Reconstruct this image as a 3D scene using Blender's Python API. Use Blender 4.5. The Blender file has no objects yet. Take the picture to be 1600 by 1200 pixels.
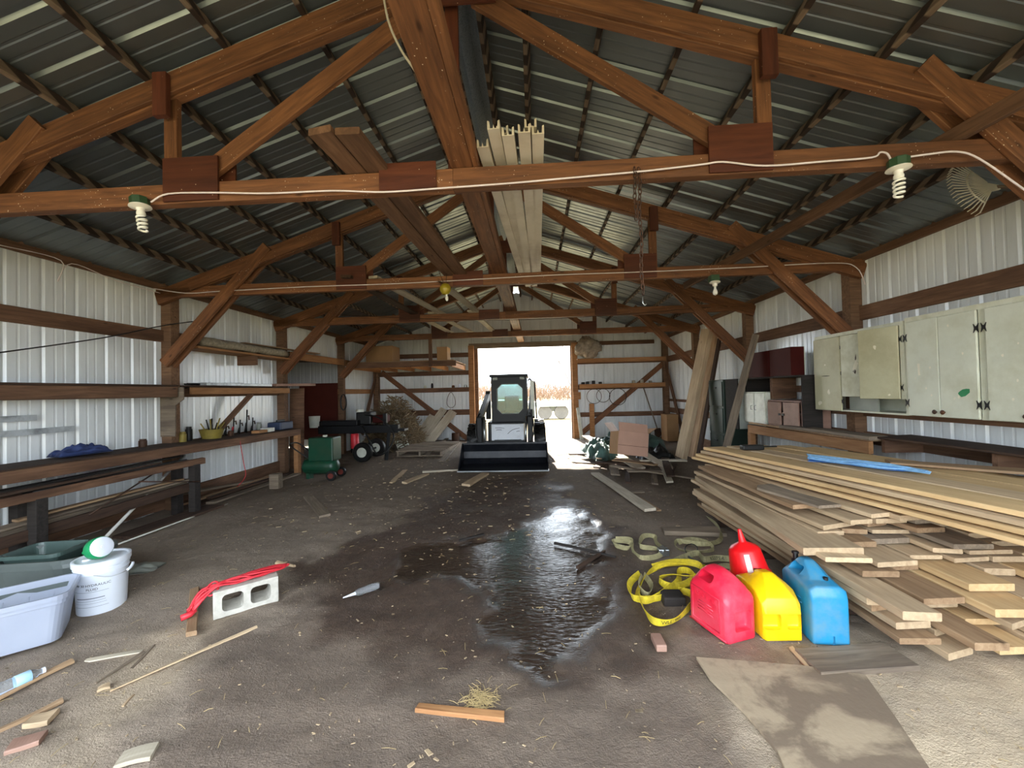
import bpy, bmesh, math, random
from mathutils import Vector, Matrix, noise
import numpy as np
R = random.Random(7)
scene = bpy.context.scene
COL = scene.collection
# ---------------------------------------------------------------- camera
FPX, PITCH, YAW, ROLL = 624.0, 0.018, 0.0553, 0.0244
EYE = Vector((0.4918, 0.0, 1.5))
cF = Vector((-math.sin(YAW)*math.cos(PITCH), math.cos(YAW)*math.cos(PITCH), math.sin(PITCH)))
_r = Vector((math.cos(YAW), math.sin(YAW), 0)); _u = _r.cross(cF)
cR = _r*math.cos(ROLL) - _u*math.sin(ROLL); cU = _u*math.cos(ROLL) + _r*math.sin(ROLL)
cam_d = bpy.data.cameras.new('camera'); cam_d.sensor_width = 36.0; cam_d.lens = 36.0*FPX/1600.0
cam_d.clip_start = 0.05; cam_d.clip_end = 400
cam = bpy.data.objects.new('camera', cam_d); COL.objects.link(cam)
cam.matrix_world = Matrix(((cR.x, cU.x, -cF.x, EYE.x), (cR.y, cU.y, -cF.y, EYE.y), (cR.z, cU.z, -cF.z, EYE.z), (0, 0, 0, 1)))
scene.camera = cam
# ---------------------------------------------------------------- sky, sun, exposure
wd = bpy.data.worlds.new('sky'); scene.world = wd; wd.use_nodes = True
bgn = wd.node_tree.nodes['Background']; bgn.inputs[0].default_value = (0.82, 0.91, 1.0, 1); bgn.inputs[1].default_value = 1.0
sd = bpy.data.lights.new('sun', 'SUN'); sd.energy = 4.0; sd.angle = math.radians(0.6); sd.color = (1.0, 0.93, 0.82)
sun = bpy.data.objects.new('sun', sd); COL.objects.link(sun)
sun.rotation_euler = Vector((0.14, -1.0, -0.58)).to_track_quat('-Z', 'Y').to_euler()
scene.view_settings.view_transform = 'Standard'; scene.view_settings.look = 'None'
scene.view_settings.gamma = 1.0; scene.view_settings.use_curve_mapping = False
scene.view_settings.exposure = 3.12
# ---------------------------------------------------------------- measuring helpers (photo measurement -> place in the barn)
def ray(x, y): return cF + cR*((x-800)/FPX) - cU*((y-600)/FPX)
def onz(x, y, z=0.0): d = ray(x, y); return EYE + d*((z-EYE.z)/d.z)
def ony(x, y, Y): d = ray(x, y); return EYE + d*((Y-EYE.y)/d.y)
def onx(x, y, X): d = ray(x, y); return EYE + d*((X-EYE.x)/d.x)
def V(*a): return Vector(a)
# ---------------------------------------------------------------- object helpers
WM = {}
def mk(name, me, M=None, parent=None):
    o = bpy.data.objects.new(name, me); COL.objects.link(o)
    M = M if M is not None else Matrix.Identity(4)
    if parent is not None:
        o.parent = parent; o.matrix_parent_inverse = WM[parent.name].inverted()
    o.matrix_basis = M; WM[o.name] = M.copy()
    return o
def tag(o, label=None, cat=None, group=None, kind=None):
    if label: o['label'] = label
    if cat: o['category'] = cat
    if group: o['group'] = group
    if kind: o['kind'] = kind
    return o
def thing(name, label, cat, loc=(0, 0, 0), group=None, kind=None):
    o = mk(name, None, Matrix.Translation(loc)); o.empty_display_size = 0.1
    return tag(o, label, cat, group, kind)
def struct(name, loc=(0, 0, 0)):
    o = mk(name, None, Matrix.Translation(loc)); o.empty_display_size = 0.1; o['kind'] = 'structure'
    return o
def pydata(name, vs, fs, mat=None, smooth=False):
    me = bpy.data.meshes.new(name); me.from_pydata([tuple(v) for v in vs], [], fs); me.update()
    if mat: me.materials.append(mat)
    if smooth: me.polygons.foreach_set('use_smooth', [True]*len(me.polygons))
    return me
def from_bm(name, bm, mat=None, smooth=False):
    bmesh.ops.recalc_face_normals(bm, faces=bm.faces[:])
    me = bpy.data.meshes.new(name); bm.to_mesh(me); bm.free()
    if mat: me.materials.append(mat)
    if smooth: me.polygons.foreach_set('use_smooth', [True]*len(me.polygons))
    return me
def frame(p0, p1, up=(0, 0, 1)):
    p0 = Vector(p0); p1 = Vector(p1); x = (p1-p0).normalized(); u = Vector(up)
    if abs(x.dot(u.normalized())) > 0.999: u = Vector((0, 1, 0)) if abs(x.y) < 0.9 else Vector((1, 0, 0))
    y = u.cross(x).normalized(); z = x.cross(y)
    c = (p0+p1)/2
    return Matrix(((x.x, y.x, z.x, c.x), (x.y, y.y, z.y, c.y), (x.z, y.z, z.z, c.z), (0, 0, 0, 1)))
_bc = {}
def beam_mesh(L, w, t, mat, ch=0.003):
    k = (round(L, 3), round(w, 3), round(t, 3), mat.name)
    if k in _bc: return _bc[k]
    a, b = w/2, t/2; c = min(ch, a*.4, b*.4)
    pr = [(-a+c, -b), (a-c, -b), (a, -b+c), (a, b-c), (a-c, b), (-a+c, b), (-a, b-c), (-a, -b+c)]
    vs = [(-L/2, y, z) for y, z in pr] + [(L/2, y, z) for y, z in pr]
    fs = [(i, (i+1) % 8, 8+(i+1) % 8, 8+i) for i in range(8)] + [tuple(range(7, -1, -1)), tuple(range(8, 16))]
    _bc[k] = pydata('beam', vs, fs, mat); return _bc[k]
def beam(name, p0, p1, w, t, mat, parent=None, up=(0, 0, 1)):
    return mk(name, beam_mesh((Vector(p1)-Vector(p0)).length, w, t, mat), frame(p0, p1, up), parent)
def boxat(name, lo, hi, mat, parent=None, bev=0.0, seg=2):
    lo = Vector(lo); hi = Vector(hi); s = hi-lo
    return mk(name, rbox_mesh(s.x, s.y, s.z, mat, bev, seg), Matrix.Translation((lo+hi)/2), parent)
_rb = {}
def rbox_mesh(x, y, z, mat, bev=0.0, seg=2):
    k = (round(x, 4), round(y, 4), round(z, 4), mat.name, bev, seg)
    if k in _rb: return _rb[k]
    bm = bmesh.new(); bmesh.ops.create_cube(bm, size=1.0)
    bmesh.ops.scale(bm, vec=(x, y, z), verts=bm.verts)
    if bev > 0: bmesh.ops.bevel(bm, geom=bm.edges[:], offset=bev, segments=seg, affect='EDGES', profile=0.5)
    _rb[k] = from_bm('box', bm, mat, False); return _rb[k]
def tube_data(pts, r, n=8, closed=False, vs=None, fs=None, cap=True):
    vs = [] if vs is None else vs; fs = [] if fs is None else fs
    pts = [Vector(p) for p in pts]; m = len(pts); b0 = len(vs); prev = None
    rr = r if hasattr(r, '__len__') else [r]*m
    for i, p in enumerate(pts):
        a = pts[(i-1) % m] if (closed or i > 0) else p; b = pts[(i+1) % m] if (closed or i < m-1) else p
        d = (b-a); d = d.normalized() if d.length > 1e-9 else Vector((1, 0, 0))
        if prev is None: u = d.orthogonal().normalized()
        else:
            u = prev - d*prev.dot(d); u = u.normalized() if u.length > 1e-6 else d.orthogonal().normalized()
        prev = u; v = d.cross(u)
        for k in range(n):
            t = 2*math.pi*k/n; vs.append(p + (u*math.cos(t)+v*math.sin(t))*rr[i])
    for i in range(m if closed else m-1):
        j = (i+1) % m
        for k in range(n):
            l = (k+1) % n; fs.append((b0+i*n+k, b0+i*n+l, b0+j*n+l, b0+j*n+k))
    if cap and not closed:
        fs.append(tuple(b0+k for k in range(n-1, -1, -1))); fs.append(tuple(b0+(m-1)*n+k for k in range(n)))
    return vs, fs
def tube(name, pts, r, mat, parent=None, n=8, closed=False, smooth=True):
    vs, fs = tube_data(pts, r, n, closed); c = sum((Vector(p) for p in pts), Vector())/len(pts)
    return mk(name, pydata(name, [v-c for v in vs], fs, mat, smooth), Matrix.Translation(c), parent)
def catmull(pts, k=6, closed=False):
    P = [Vector(p) for p in pts]; n = len(P); out = []
    for i in range(n if closed else n-1):
        g = (lambda j: P[j % n]) if closed else (lambda j: P[max(0, min(n-1, j))])
        a, b, c, d = g(i-1), g(i), g(i+1), g(i+2)
        for s in range(k):
            t = s/k; out.append(0.5*((2*b)+(c-a)*t+(2*a-5*b+4*c-d)*t*t+(-a+3*b-3*c+d)*t**3))
    if not closed: out.append(P[-1])
    return out
def lathe_mesh(prof, mat, n=24, smooth=True, name='turned'):
    vs, fs = [], []; m = len(prof)
    for r, z in prof:
        for k in range(n): t = 2*math.pi*k/n; vs.append((r*math.cos(t), r*math.sin(t), z))
    for i in range(m-1):
        for k in range(n):
            l = (k+1) % n; fs.append((i*n+k, i*n+l, (i+1)*n+l, (i+1)*n+k))
    if prof[0][0] > 1e-6: fs.append(tuple(range(n-1, -1, -1)))
    if prof[-1][0] > 1e-6: fs.append(tuple((m-1)*n+k for k in range(n)))
    bm = bmesh.new(); me = pydata(name, vs, fs); bm.from_mesh(me); bpy.data.meshes.remove(me)
    bmesh.ops.remove_doubles(bm, verts=bm.verts, dist=1e-5)
    me = from_bm(name, bm, mat, smooth)
    if smooth: me.set_sharp_from_angle(angle=math.radians(40))
    return me
def axis_frame(o, z, x=None):
    z = Vector(z).normalized(); x = Vector(x) if x is not None else z.orthogonal()
    x = (x - z*x.dot(z)).normalized(); y = z.cross(x); o = Vector(o)
    return Matrix(((x.x, y.x, z.x, o.x), (x.y, y.y, z.y, o.y), (x.z, y.z, z.z, o.z), (0, 0, 0, 1)))
def prism(name, poly, h, mat, M=None, parent=None, bev=0.0):
    # polygon in local xy extruded to z = h
    bm = bmesh.new(); vs = [bm.verts.new((p[0], p[1], 0)) for p in poly]; f = bm.faces.new(vs)
    r = bmesh.ops.extrude_face_region(bm, geom=[f]); bmesh.ops.translate(bm, vec=(0, 0, h), verts=[v for v in r['geom'] if isinstance(v, bmesh.types.BMVert)])
    if bev > 0: bmesh.ops.bevel(bm, geom=bm.edges[:], offset=bev, segments=2, affect='EDGES', profile=0.5)
    return mk(name, from_bm(name, bm, mat), M, parent)
def fbm(x, y, z=0.0, s=1.0): return noise.fractal(Vector((x*s, y*s, z*s)), 0.8, 2.0, 4)
def plank_mesh(L, w, t, mat, seed=0, rag=0.0, warp=0.0, skew=0.0, n=9, nose=0.0):
    # sawn board: slightly uneven edges, bowed, ends cut a little out of square
    vs, fs = [], []; r = random.Random(seed); s1, s2 = r.uniform(-1, 1)*skew, r.uniform(-1, 1)*skew; b = r.uniform(-1, 1)*warp; tw = r.uniform(-1, 1)*warp
    c = min(.004, t*.2)
    for i in range(n+1):
        u = i/n; x = (u-.5)*L; bow = b*(1-(2*u-1)**2)
        e1 = w/2*(1+rag*noise.noise(Vector((x*2.3, seed*3.1, 0)))) ; e2 = w/2*(1+rag*noise.noise(Vector((x*2.3, seed*3.1, 9))))
        if nose and i == 0: e1 *= 1-nose
        for (y, z) in ((-e1+c, -t/2), (e2-c, -t/2), (e2, -t/2+c), (e2, t/2-c), (e2-c, t/2), (-e1+c, t/2), (-e1, t/2-c), (-e1, -t/2+c)):
            sk = (s1*(1-u)+s2*u)*y if i in (0, n) else 0
            vs.append((x+sk, y, z+bow+tw*(2*u-1)*y/w*2))
    for i in range(n):
        for k in range(8):
            l = (k+1) % 8; fs.append((i*8+k, i*8+l, i*8+8+l, i*8+8+k))
    fs.append(tuple(range(7, -1, -1))); fs.append(tuple(n*8+k for k in range(8)))
    return pydata('plank', vs, fs, mat)
def plank(name, p0, p1, w, t, mat, parent=None, up=(0, 0, 1), seed=None, rag=.05, warp=.006, skew=.15, nose=0.0):
    seed = R.randint(0, 99999) if seed is None else seed
    return mk(name, plank_mesh((Vector(p1)-Vector(p0)).length, w, t, mat, seed, rag, warp, skew, nose=nose), frame(p0, p1, up), parent)
def text_mesh(txt, size, mat, depth=0.0008, align='CENTER'):
    cu = bpy.data.curves.new('lettering', 'FONT'); cu.body = txt; cu.size = size; cu.align_x = align; cu.align_y = 'CENTER'; cu.extrude = depth; cu.resolution_u = 3
    o = bpy.data.objects.new('lettering', cu); COL.objects.link(o)
    dg = bpy.context.evaluated_depsgraph_get(); me = bpy.data.meshes.new_from_object(o.evaluated_get(dg))
    bpy.data.objects.remove(o); me.materials.clear(); me.materials.append(mat); return me
def bend_mesh(me, fn):
    for v in me.vertices: v.co = fn(v.co)
    me.update(); return me
# ---------------------------------------------------------------- materials
def s2l(c):
    f = lambda v: v/12.92 if v <= .04045 else ((v+.055)/1.055)**2.4
    return tuple(f(v/255.0) for v in c)
class NT:
    def __init__(s, name):
        s.m = bpy.data.materials.new(name); s.m.use_nodes = True; s.t = s.m.node_tree; s.b = s.t.nodes['Principled BSDF']
    def n(s, kind, **kw):
        x = s.t.nodes.new(kind)
        for k, v in kw.items(): setattr(x, k, v)
        return x
    def l(s, a, b): s.t.links.new(a, b)
    def coord(s, scale=(1, 1, 1), which='Object'):
        c = s.n('ShaderNodeTexCoord'); m = s.n('ShaderNodeMapping'); m.inputs['Scale'].default_value = scale
        s.l(c.outputs[which], m.inputs[0])
        if which == 'Object':
            oi = s.n('ShaderNodeObjectInfo'); mu = s.n('ShaderNodeMath', operation='MULTIPLY'); mu.inputs[1].default_value = 37.0
            s.l(oi.outputs['Random'], mu.inputs[0]); s.l(mu.outputs[0], m.inputs['Location'])
        return m.outputs[0]
    def noise(s, co, scale, detail=4, rough=.55, dist=0.0):
        x = s.n('ShaderNodeTexNoise'); x.inputs['Scale'].default_value = scale; x.inputs['Detail'].default_value = detail
        x.inputs['Roughness'].default_value = rough; x.inputs['Distortion'].default_value = dist
        if co is not None: s.l(co, x.inputs['Vector'])
        return x.outputs[0]
    def ramp(s, fac, stops):
        x = s.n('ShaderNodeValToRGB'); e = x.color_ramp.elements
        while len(e) < len(stops): e.new(0.5)
        for el, (p, c) in zip(e, stops): el.position = p; el.color = (*c, 1) if len(c) == 3 else c
        s.l(fac, x.inputs[0]); return x.outputs[0]
    def mix(s, fac, a, b, mode='MIX'):
        x = s.n('ShaderNodeMix', data_type='RGBA', blend_type=mode)
        for sock, v in ((x.inputs['Factor'], fac), (x.inputs['A'], a), (x.inputs['B'], b)):
            if isinstance(v, (int, float)): sock.default_value = v
            elif isinstance(v, (tuple, list)): sock.default_value = (*v, 1) if len(v) == 3 else v
            else: s.l(v, sock)
        return x.outputs['Result']
    def math(s, op, a, b=None, clamp=False):
        x = s.n('ShaderNodeMath', operation=op); x.use_clamp = clamp
        for i, v in enumerate((a, b)):
            if v is None: continue
            if isinstance(v, (int, float)): x.inputs[i].default_value = v
            else: s.l(v, x.inputs[i])
        return x.outputs[0]
    def bump(s, h, strength=.3, dist=.005):
        x = s.n('ShaderNodeBump'); x.inputs['Strength'].default_value = strength; x.inputs['Distance'].default_value = dist
        s.l(h, x.inputs['Height']); s.l(x.outputs[0], s.b.inputs['Normal'])
    def set(s, **kw):
        for k, v in kw.items():
            k = {'color': 'Base Color', 'rough': 'Roughness', 'metal': 'Metallic', 'alpha': 'Alpha', 'trans': 'Transmission Weight', 'ior': 'IOR', 'spec': 'Specular IOR Level', 'coat': 'Coat Weight', 'coatr': 'Coat Roughness'}[k]
            if isinstance(v, (int, float)): s.b.inputs[k].default_value = v
            elif isinstance(v, tuple): s.b.inputs[k].default_value = (*v, 1)
            else: s.l(v, s.b.inputs[k])
        return s.m
def vary(s, c, amt):
    oi = s.n('ShaderNodeObjectInfo'); m = s.math('MULTIPLY_ADD', oi.outputs['Random'], 2*amt); s.t.nodes[-1].inputs[2].default_value = 1-amt
    x = s.n('ShaderNodeVectorMath', operation='SCALE'); s.l(c, x.inputs[0]); s.l(m, x.inputs['Scale']); return x.outputs[0]
def wood(name, a, b, rough=.75, grain=1.0, rnd=.12, specks=0.0, knots=True, stain=None):
    s = NT(name); a, b = s2l(a), s2l(b)
    co = s.coord((1.3*grain, 16*grain, 16*grain)); n1 = s.noise(co, 2.2, 6, .6, .6)
    co2 = s.coord((.9, 2.2, 2.2)); n2 = s.noise(co2, 1.6, 3, .5)
    c = s.ramp(n1, [(.28, b), (.72, a)]); c = s.mix(s.math('MULTIPLY', s.ramp(n2, [(.35, (0, 0, 0)), (.75, (1, 1, 1))]), .5), c, tuple(x*.62 for x in b))
    if knots:
        vo = s.n('ShaderNodeTexVoronoi'); vo.inputs['Scale'].default_value = 2.3; s.l(s.coord((1, 2.6, 2.6)), vo.inputs['Vector'])
        c = s.mix(s.math('MULTIPLY', s.ramp(vo.outputs['Distance'], [(.03, (1, 1, 1)), (.09, (0, 0, 0))]), .75), c, tuple(x*.35 for x in b))
    if stain:
        c = s.mix(s.math('MULTIPLY', s.ramp(s.noise(s.coord((.6, 3, 3)), 2.1, 4), [(.5, (0, 0, 0)), (.68, (1, 1, 1))]), .8), c, s2l(stain))
    if specks:
        vo = s.n('ShaderNodeTexVoronoi'); vo.inputs['Scale'].default_value = 42; s.l(s.coord((1, 1, 1)), vo.inputs['Vector'])
        d = s.ramp(vo.outputs['Distance'], [(.10, (1, 1, 1)), (.16, (0, 0, 0))]); g = s.ramp(s.noise(s.coord((1, 1, 1)), 3.5, 2), [(.5, (0, 0, 0)), (.62, (1, 1, 1))])
        w = s.n('ShaderNodeTexWhiteNoise'); s.l(vo.outputs['Color'], w.inputs['Vector']); g2 = s.math('GREATER_THAN', w.outputs['Value'], 1-specks)
        c = s.mix(s.math('MULTIPLY', s.math('MULTIPLY', d, g), g2), c, s2l((225, 205, 180)))
    s.bump(n1, .35, .004)
    return s.set(color=vary(s, c, rnd), rough=rough, spec=.3)
def plain(name, c, rough=.5, metal=0.0, var=.12, scale=6.0, spec=.5, dirt=None, dirt_amt=.5, bump=0.0, rnd=0.0, coat=0.0):
    s = NT(name); c = s2l(c); co = s.coord(); n = s.noise(co, scale, 5, .6)
    k = s.ramp(n, [(.3, tuple(x*(1-var) for x in c)), (.7, tuple(min(1, x*(1+var)) for x in c))])
    if dirt: k = s.mix(s.math('MULTIPLY', s.ramp(s.noise(co, scale*.6, 6, .7), [(.46, (0, 0, 0)), (.66, (1, 1, 1))]), dirt_amt), k, s2l(dirt))
    if rnd: k = vary(s, k, rnd)
    if bump: s.bump(n, bump, .004)
    return s.set(color=k, rough=rough, metal=metal, spec=spec, coat=coat)
ORD = 'first second third fourth fifth sixth seventh eighth ninth tenth eleventh twelfth thirteenth fourteenth fifteenth sixteenth seventeenth eighteenth nineteenth twentieth twenty-first twenty-second twenty-third twenty-fourth twenty-fifth twenty-sixth twenty-seventh twenty-eighth twenty-ninth thirtieth'.split()
M = {}
M['truss'] = wood('stained_truss_timber', (148, 100, 66), (90, 59, 41), .62, specks=.7)
M['gusset'] = wood('red_brown_plywood', (104, 58, 40), (68, 36, 26), .5, grain=.6, knots=False, specks=.15)
M['post'] = wood('brown_post_timber', (138, 106, 80), (92, 68, 52), .8)
M['girt'] = wood('brown_girt_timber', (138, 104, 80), (94, 68, 52), .8, stain=(78, 56, 44))
M['dark'] = wood('dark_old_timber', (88, 66, 52), (52, 40, 34), .85)
M['char'] = wood('blackened_timber', (58, 52, 48), (34, 31, 30), .85)
M['grey'] = wood('weathered_grey_timber', (158, 142, 122), (112, 98, 84), .85, stain=(96, 84, 74))
M['tan'] = wood('sawn_tan_lumber', (226, 196, 148), (196, 160, 114), .75, rnd=.10)
M['dust'] = wood('dusty_sawn_lumber', (210, 186, 152), (176, 150, 120), .8, rnd=.14)
M['brown'] = wood('dusty_brown_lumber', (186, 156, 122), (144, 114, 86), .8, rnd=.16)
M['orange'] = wood('warm_orange_lumber', (190, 142, 96), (146, 100, 64), .75)
M['pale'] = wood('pale_board', (206, 196, 176), (168, 156, 136), .8)
def panel_mat(name, c, dirt, d_amt, rough):
    s = NT(name); c = s2l(c); co = s.coord((1, 1, .18)); n = s.noise(co, 7, 5, .6)
    k = s.ramp(n, [(.3, tuple(x*.88 for x in c)), (.7, c)])
    k = s.mix(s.math('MULTIPLY', s.ramp(s.noise(s.coord((1.6, 1.6, .35)), 2.0, 6, .65), [(.48, (0, 0, 0)), (.75, (1, 1, 1))]), d_amt), k, s2l(dirt))
    return s.set(color=k, rough=rough, spec=.55)
M['white'] = panel_mat('white_painted_steel', (232, 236, 237), (176, 179, 178), .4, .22)
s = NT('galvanised_steel'); co = s.coord((1, 1, 1)); n = s.noise(co, 9, 5, .6); big = s.noise(s.coord((.5, 1.5, 1)), 1.2, 4)
M['galv'] = s.set(color=s.mix(big, s2l((122, 130, 133)), s2l((150, 158, 161))), rough=s.ramp(n, [(.3, (.34,)*3), (.7, (.46,)*3)]), metal=.85)
s = NT('bright_galvanised_flashing'); vo = s.n('ShaderNodeTexVoronoi'); vo.inputs['Scale'].default_value = 60; s.l(s.coord(), vo.inputs['Vector'])
M['flash'] = s.set(color=s.ramp(vo.outputs['Distance'], [(0, s2l((190, 196, 200))), (1, s2l((150, 158, 164)))]), rough=.45, metal=.8)
# purlins: slanted dark and pale bands repeat along the length
s = NT('banded_purlin'); co = s.coord((1, 1, 1)); w = s.n('ShaderNodeTexWave', wave_type='BANDS', bands_direction='X'); w.inputs['Scale'].default_value = 2.1; w.inputs['Distortion'].default_value = 1.2; w.inputs['Detail Scale'].default_value = 1.2
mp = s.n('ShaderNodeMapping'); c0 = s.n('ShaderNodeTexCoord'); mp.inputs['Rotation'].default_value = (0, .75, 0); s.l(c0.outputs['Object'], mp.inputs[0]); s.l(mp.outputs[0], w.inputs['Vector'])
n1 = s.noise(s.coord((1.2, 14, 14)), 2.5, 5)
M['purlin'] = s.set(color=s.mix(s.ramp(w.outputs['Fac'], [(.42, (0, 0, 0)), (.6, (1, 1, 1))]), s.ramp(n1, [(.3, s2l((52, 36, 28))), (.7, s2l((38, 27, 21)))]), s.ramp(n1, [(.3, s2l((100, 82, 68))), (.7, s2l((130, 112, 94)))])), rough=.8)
# ================================================================ the setting
W = 4.57; D1 = 2.7166; SP = 2.44; YT = [D1+SP*k for k in range(4)]; YB = 12.48; YF = -0.45; ZC = 2.87
def roof_z(x): return 4.49 - abs(x)/3.0
# ---- corrugated sheet: local x across the sheet, local z along the ribs, ribs stand out to +y
RIB = 0.3048
def sheet_profile(width, depth=.019):
    p = []
    def k(x, y): p.append((x, y))
    n = max(1, round(width/RIB)); step = width/n
    for i in range(n):
        x = i*step
        k(x, 0); k(x+.012, depth); k(x+.034, depth); k(x+.05, 0)
        for m in (1, 2):
            c = x+.05+(step-.05)*m/3; k(c-.014, 0); k(c-.006, .004); k(c+.006, .004); k(c+.014, 0)
    k(width, 0); return p
_sheet = {}
def sheet_mesh(width, length, mat, depth=.019, top=None):
    if top is not None:
        p = sheet_profile(width, depth); n = len(p)
        return pydata('sheet', [(x, y, 0) for x, y in p]+[(x, y, top(x)) for x, y in p], [(i, i+1, n+i+1, n+i) for i in range(n-1)], mat)
    key = (round(width, 3), round(length, 3), mat.name)
    if key not in _sheet:
        p = sheet_profile(width, depth); vs = []; fs = []
        for z in (0, length):
            vs += [(x, y, z) for x, y in p]
        n = len(p); fs = [(i, i+1, n+i+1, n+i) for i in range(n-1)]
        _sheet[key] = pydata('sheet', vs, fs, mat)
    return _sheet[key]
def wall_sheets(wall, origin, xdir, ydir, total, z0, z1, mat, name='steel_panel', gap=None, zfun=None):
    xdir = Vector(xdir); ydir = Vector(ydir); origin = Vector(origin); a = 0.0
    while a < total-1e-3:
        w = min(.9144, total-a)
        if w > .06 and not (gap and gap(a, a+w)):
            o = origin + xdir*a
            top = None if zfun is None else (lambda x, a=a: zfun(a+x)-z0)
            mk(name, sheet_mesh(w, z1-z0, mat, top=top), Matrix(((xdir.x, ydir.x, 0, o.x), (xdir.y, ydir.y, 0, o.y), (0, 0, 1, z0), (0, 0, 0, 1))), wall)
        a += w
wl = struct('wall_left', (-W, 5, 0)); wr = struct('wall_right', (W, 5, 0)); wb = struct('wall_back', (0, YB, 0)); wf = struct('wall_front', (0, YF, 0))
y3, y4 = YT[2], YT[3]
wall_sheets(wl, (-W, YF, 0), (0, 1, 0), (-1, 0, 0), y3+.1-YF, -.1, 3.13, M['white'])
wall_sheets(wl, (-W, y3+.1, 0), (0, 1, 0), (-1, 0, 0), SP-.05, 2.42, 3.13, M['white'])
wall_sheets(wl, (-W, y4+.05, 0), (0, 1, 0), (-1, 0, 0), YB-y4-.05, -.1, 3.13, M['white'])
wall_sheets(wr, (W, YF, 0), (0, 1, 0), (1, 0, 0), YB-YF, -.1, 3.13, M['white'])
RZ0 = 4.59
DL, DR, DH = -1.36, 1.66, 2.86           # back doorway
gz = lambda x0: (lambda a: RZ0-abs(x0+a)/3.0)
wall_sheets(wb, (-W, YB, 0), (1, 0, 0), (0, 1, 0), DL-.06+W, -.1, 3, M['white'], zfun=gz(-W))
wall_sheets(wb, (DL-.06, YB, 0), (1, 0, 0), (0, 1, 0), DR-DL+.12, DH+.02, 3, M['white'], zfun=gz(DL-.06))
wall_sheets(wb, (DR+.06, YB, 0), (1, 0, 0), (0, 1, 0), W-DR-.06, -.1, 3, M['white'], zfun=gz(DR+.06))
wall_sheets(wf, (-W, YF, 0), (1, 0, 0), (0, -1, 0), .8, -.1, 3, M['white'], zfun=gz(-W))
wall_sheets(wf, (W-.8, YF, 0), (1, 0, 0), (0, -1, 0), .8, -.1, 3, M['white'], zfun=gz(W-.8))
wall_sheets(wf, (-W+.8, YF, 0), (1, 0, 0), (0, -1, 0), 2*W-1.6, 2.95, 3, M['white'], zfun=gz(-W+.8))
# ---- roof
ce = struct('ceiling', (0, 5, 3))
sl = math.sqrt(1+1/9.0); RZ = 4.585
for side in (-1, 1):
    x0, x1 = .16, W+.25; length = (x1-x0)*sl
    y = YF-.2
    while y < YB+.2:
        w = .9144
        o = Vector((side*x1, y if side < 0 else y+w, RZ-x1/3.0)); zx = Vector((-side, 0, 1/3.0)).normalized(); xx = Vector((0, 1, 0))*(1 if side < 0 else -1); yy = zx.cross(xx)
        mk('roof_panel', sheet_mesh(w, length, M['galv']), Matrix(((xx.x, yy.x, zx.x, o.x), (xx.y, yy.y, zx.y, o.y), (xx.z, yy.z, zx.z, o.z), (0, 0, 0, 1))), ce)
        y += w
# ridge cap in lengths of galvanised flashing
y = YF-.2
while y < YB+.2:
    w = 3.0; vs = []
    for yy in (y, min(y+w, YB+.25)):
        vs += [(-.30, yy, RZ-.075), (-.16, yy, RZ-.022), (-.10, yy, RZ+.10), (0, yy, RZ+.16), (.10, yy, RZ+.10), (.16, yy, RZ-.022), (.30, yy, RZ-.075)]
    mk('ridge_cap', pydata('ridge_cap', [(a, b-y, c) for a, b, c in vs], [(i, i+1, 8+i, 7+i) for i in range(6)], M['flash']), Matrix.Translation((0, y, 0)), ce)
    y += w
PX = [.14, .50, 1.05, 1.62, 2.20, 2.78, 3.36, 3.94]
for side in (-1, 1):
    for px in PX:
        for (ya, yb) in ((YF, YT[0]), (YT[0], YT[1]), (YT[1], YT[2]), (YT[2], YT[3]), (YT[3], YB)):
            z = roof_z(px)+.042
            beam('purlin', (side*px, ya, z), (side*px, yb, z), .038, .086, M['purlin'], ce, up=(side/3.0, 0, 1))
    beam('eave_purlin', (side*(W-.025), YF, 3.055), (side*(W-.025), YB, 3.055), .04, .13, M['girt'], ce)
# ---- girts on the walls
def girt(wall, x, z0, z1, ya, yb, mat=None, t=.04):
    s_ = -1 if x > 0 else 1
    beam('girt', (x+s_*t/2, ya, (z0+z1)/2), (x+s_*t/2, yb, (z0+z1)/2), t, z1-z0, mat or M['girt'], wall)
for (za, zb) in ((2.285, 2.445), (1.53, 1.665), (.78, .91), (.02, .24)):
    for k in range(-2, 2): girt(wl, -W, za, zb, YT[0]+SP*k if k > -2 else YF, YT[0]+SP*(k+1) if k < 3 else y3)
    if za > 1: girt(wl, -W, za, zb, y4, YB, M['orange'])
for (za, zb) in ((2.27, 2.445), (1.09, 1.16), (.755, .90), (.02, .24)):
    for k in range(-2, 4): girt(wr, W, za, zb, YT[0]+SP*k if k > -2 else YF, YT[0]+SP*(k+1) if k < 3 else YB)
beam('girt', (-4.5, YB-.02, 2.12), (DL-.1, YB-.02, 2.12), .04, .14, M['girt'], wb); beam('girt', (-4.5, YB-.03, 1.59), (DL-.1, YB-.03, 1.59), .06, .14, M['girt'], wb)
beam('girt', (-4.5, YB-.02, .88), (DL-.1, YB-.02, .88), .04, .17, M['girt'], wb); beam('girt', (-4.5, YB-.02, 2.68), (DL-.1, YB-.02, 2.68), .04, .14, M['girt'], wb)
beam('girt', (DR+.1, YB-.02, .72), (4.5, YB-.02, .72), .04, .14, M['girt'], wb); beam('girt', (DR+.1, YB-.02, 1.56), (4.5, YB-.02, 1.56), .04, .14, M['girt'], wb)
beam('girt', (DR+.1, YB-.02, 2.36), (4.5, YB-.02, 2.36), .04, .16, M['girt'], wb); beam('girt', (DR+.1, YB-.02, 2.92), (4.2, YB-.02, 2.92), .04, .12, M['girt'], wb)
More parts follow.
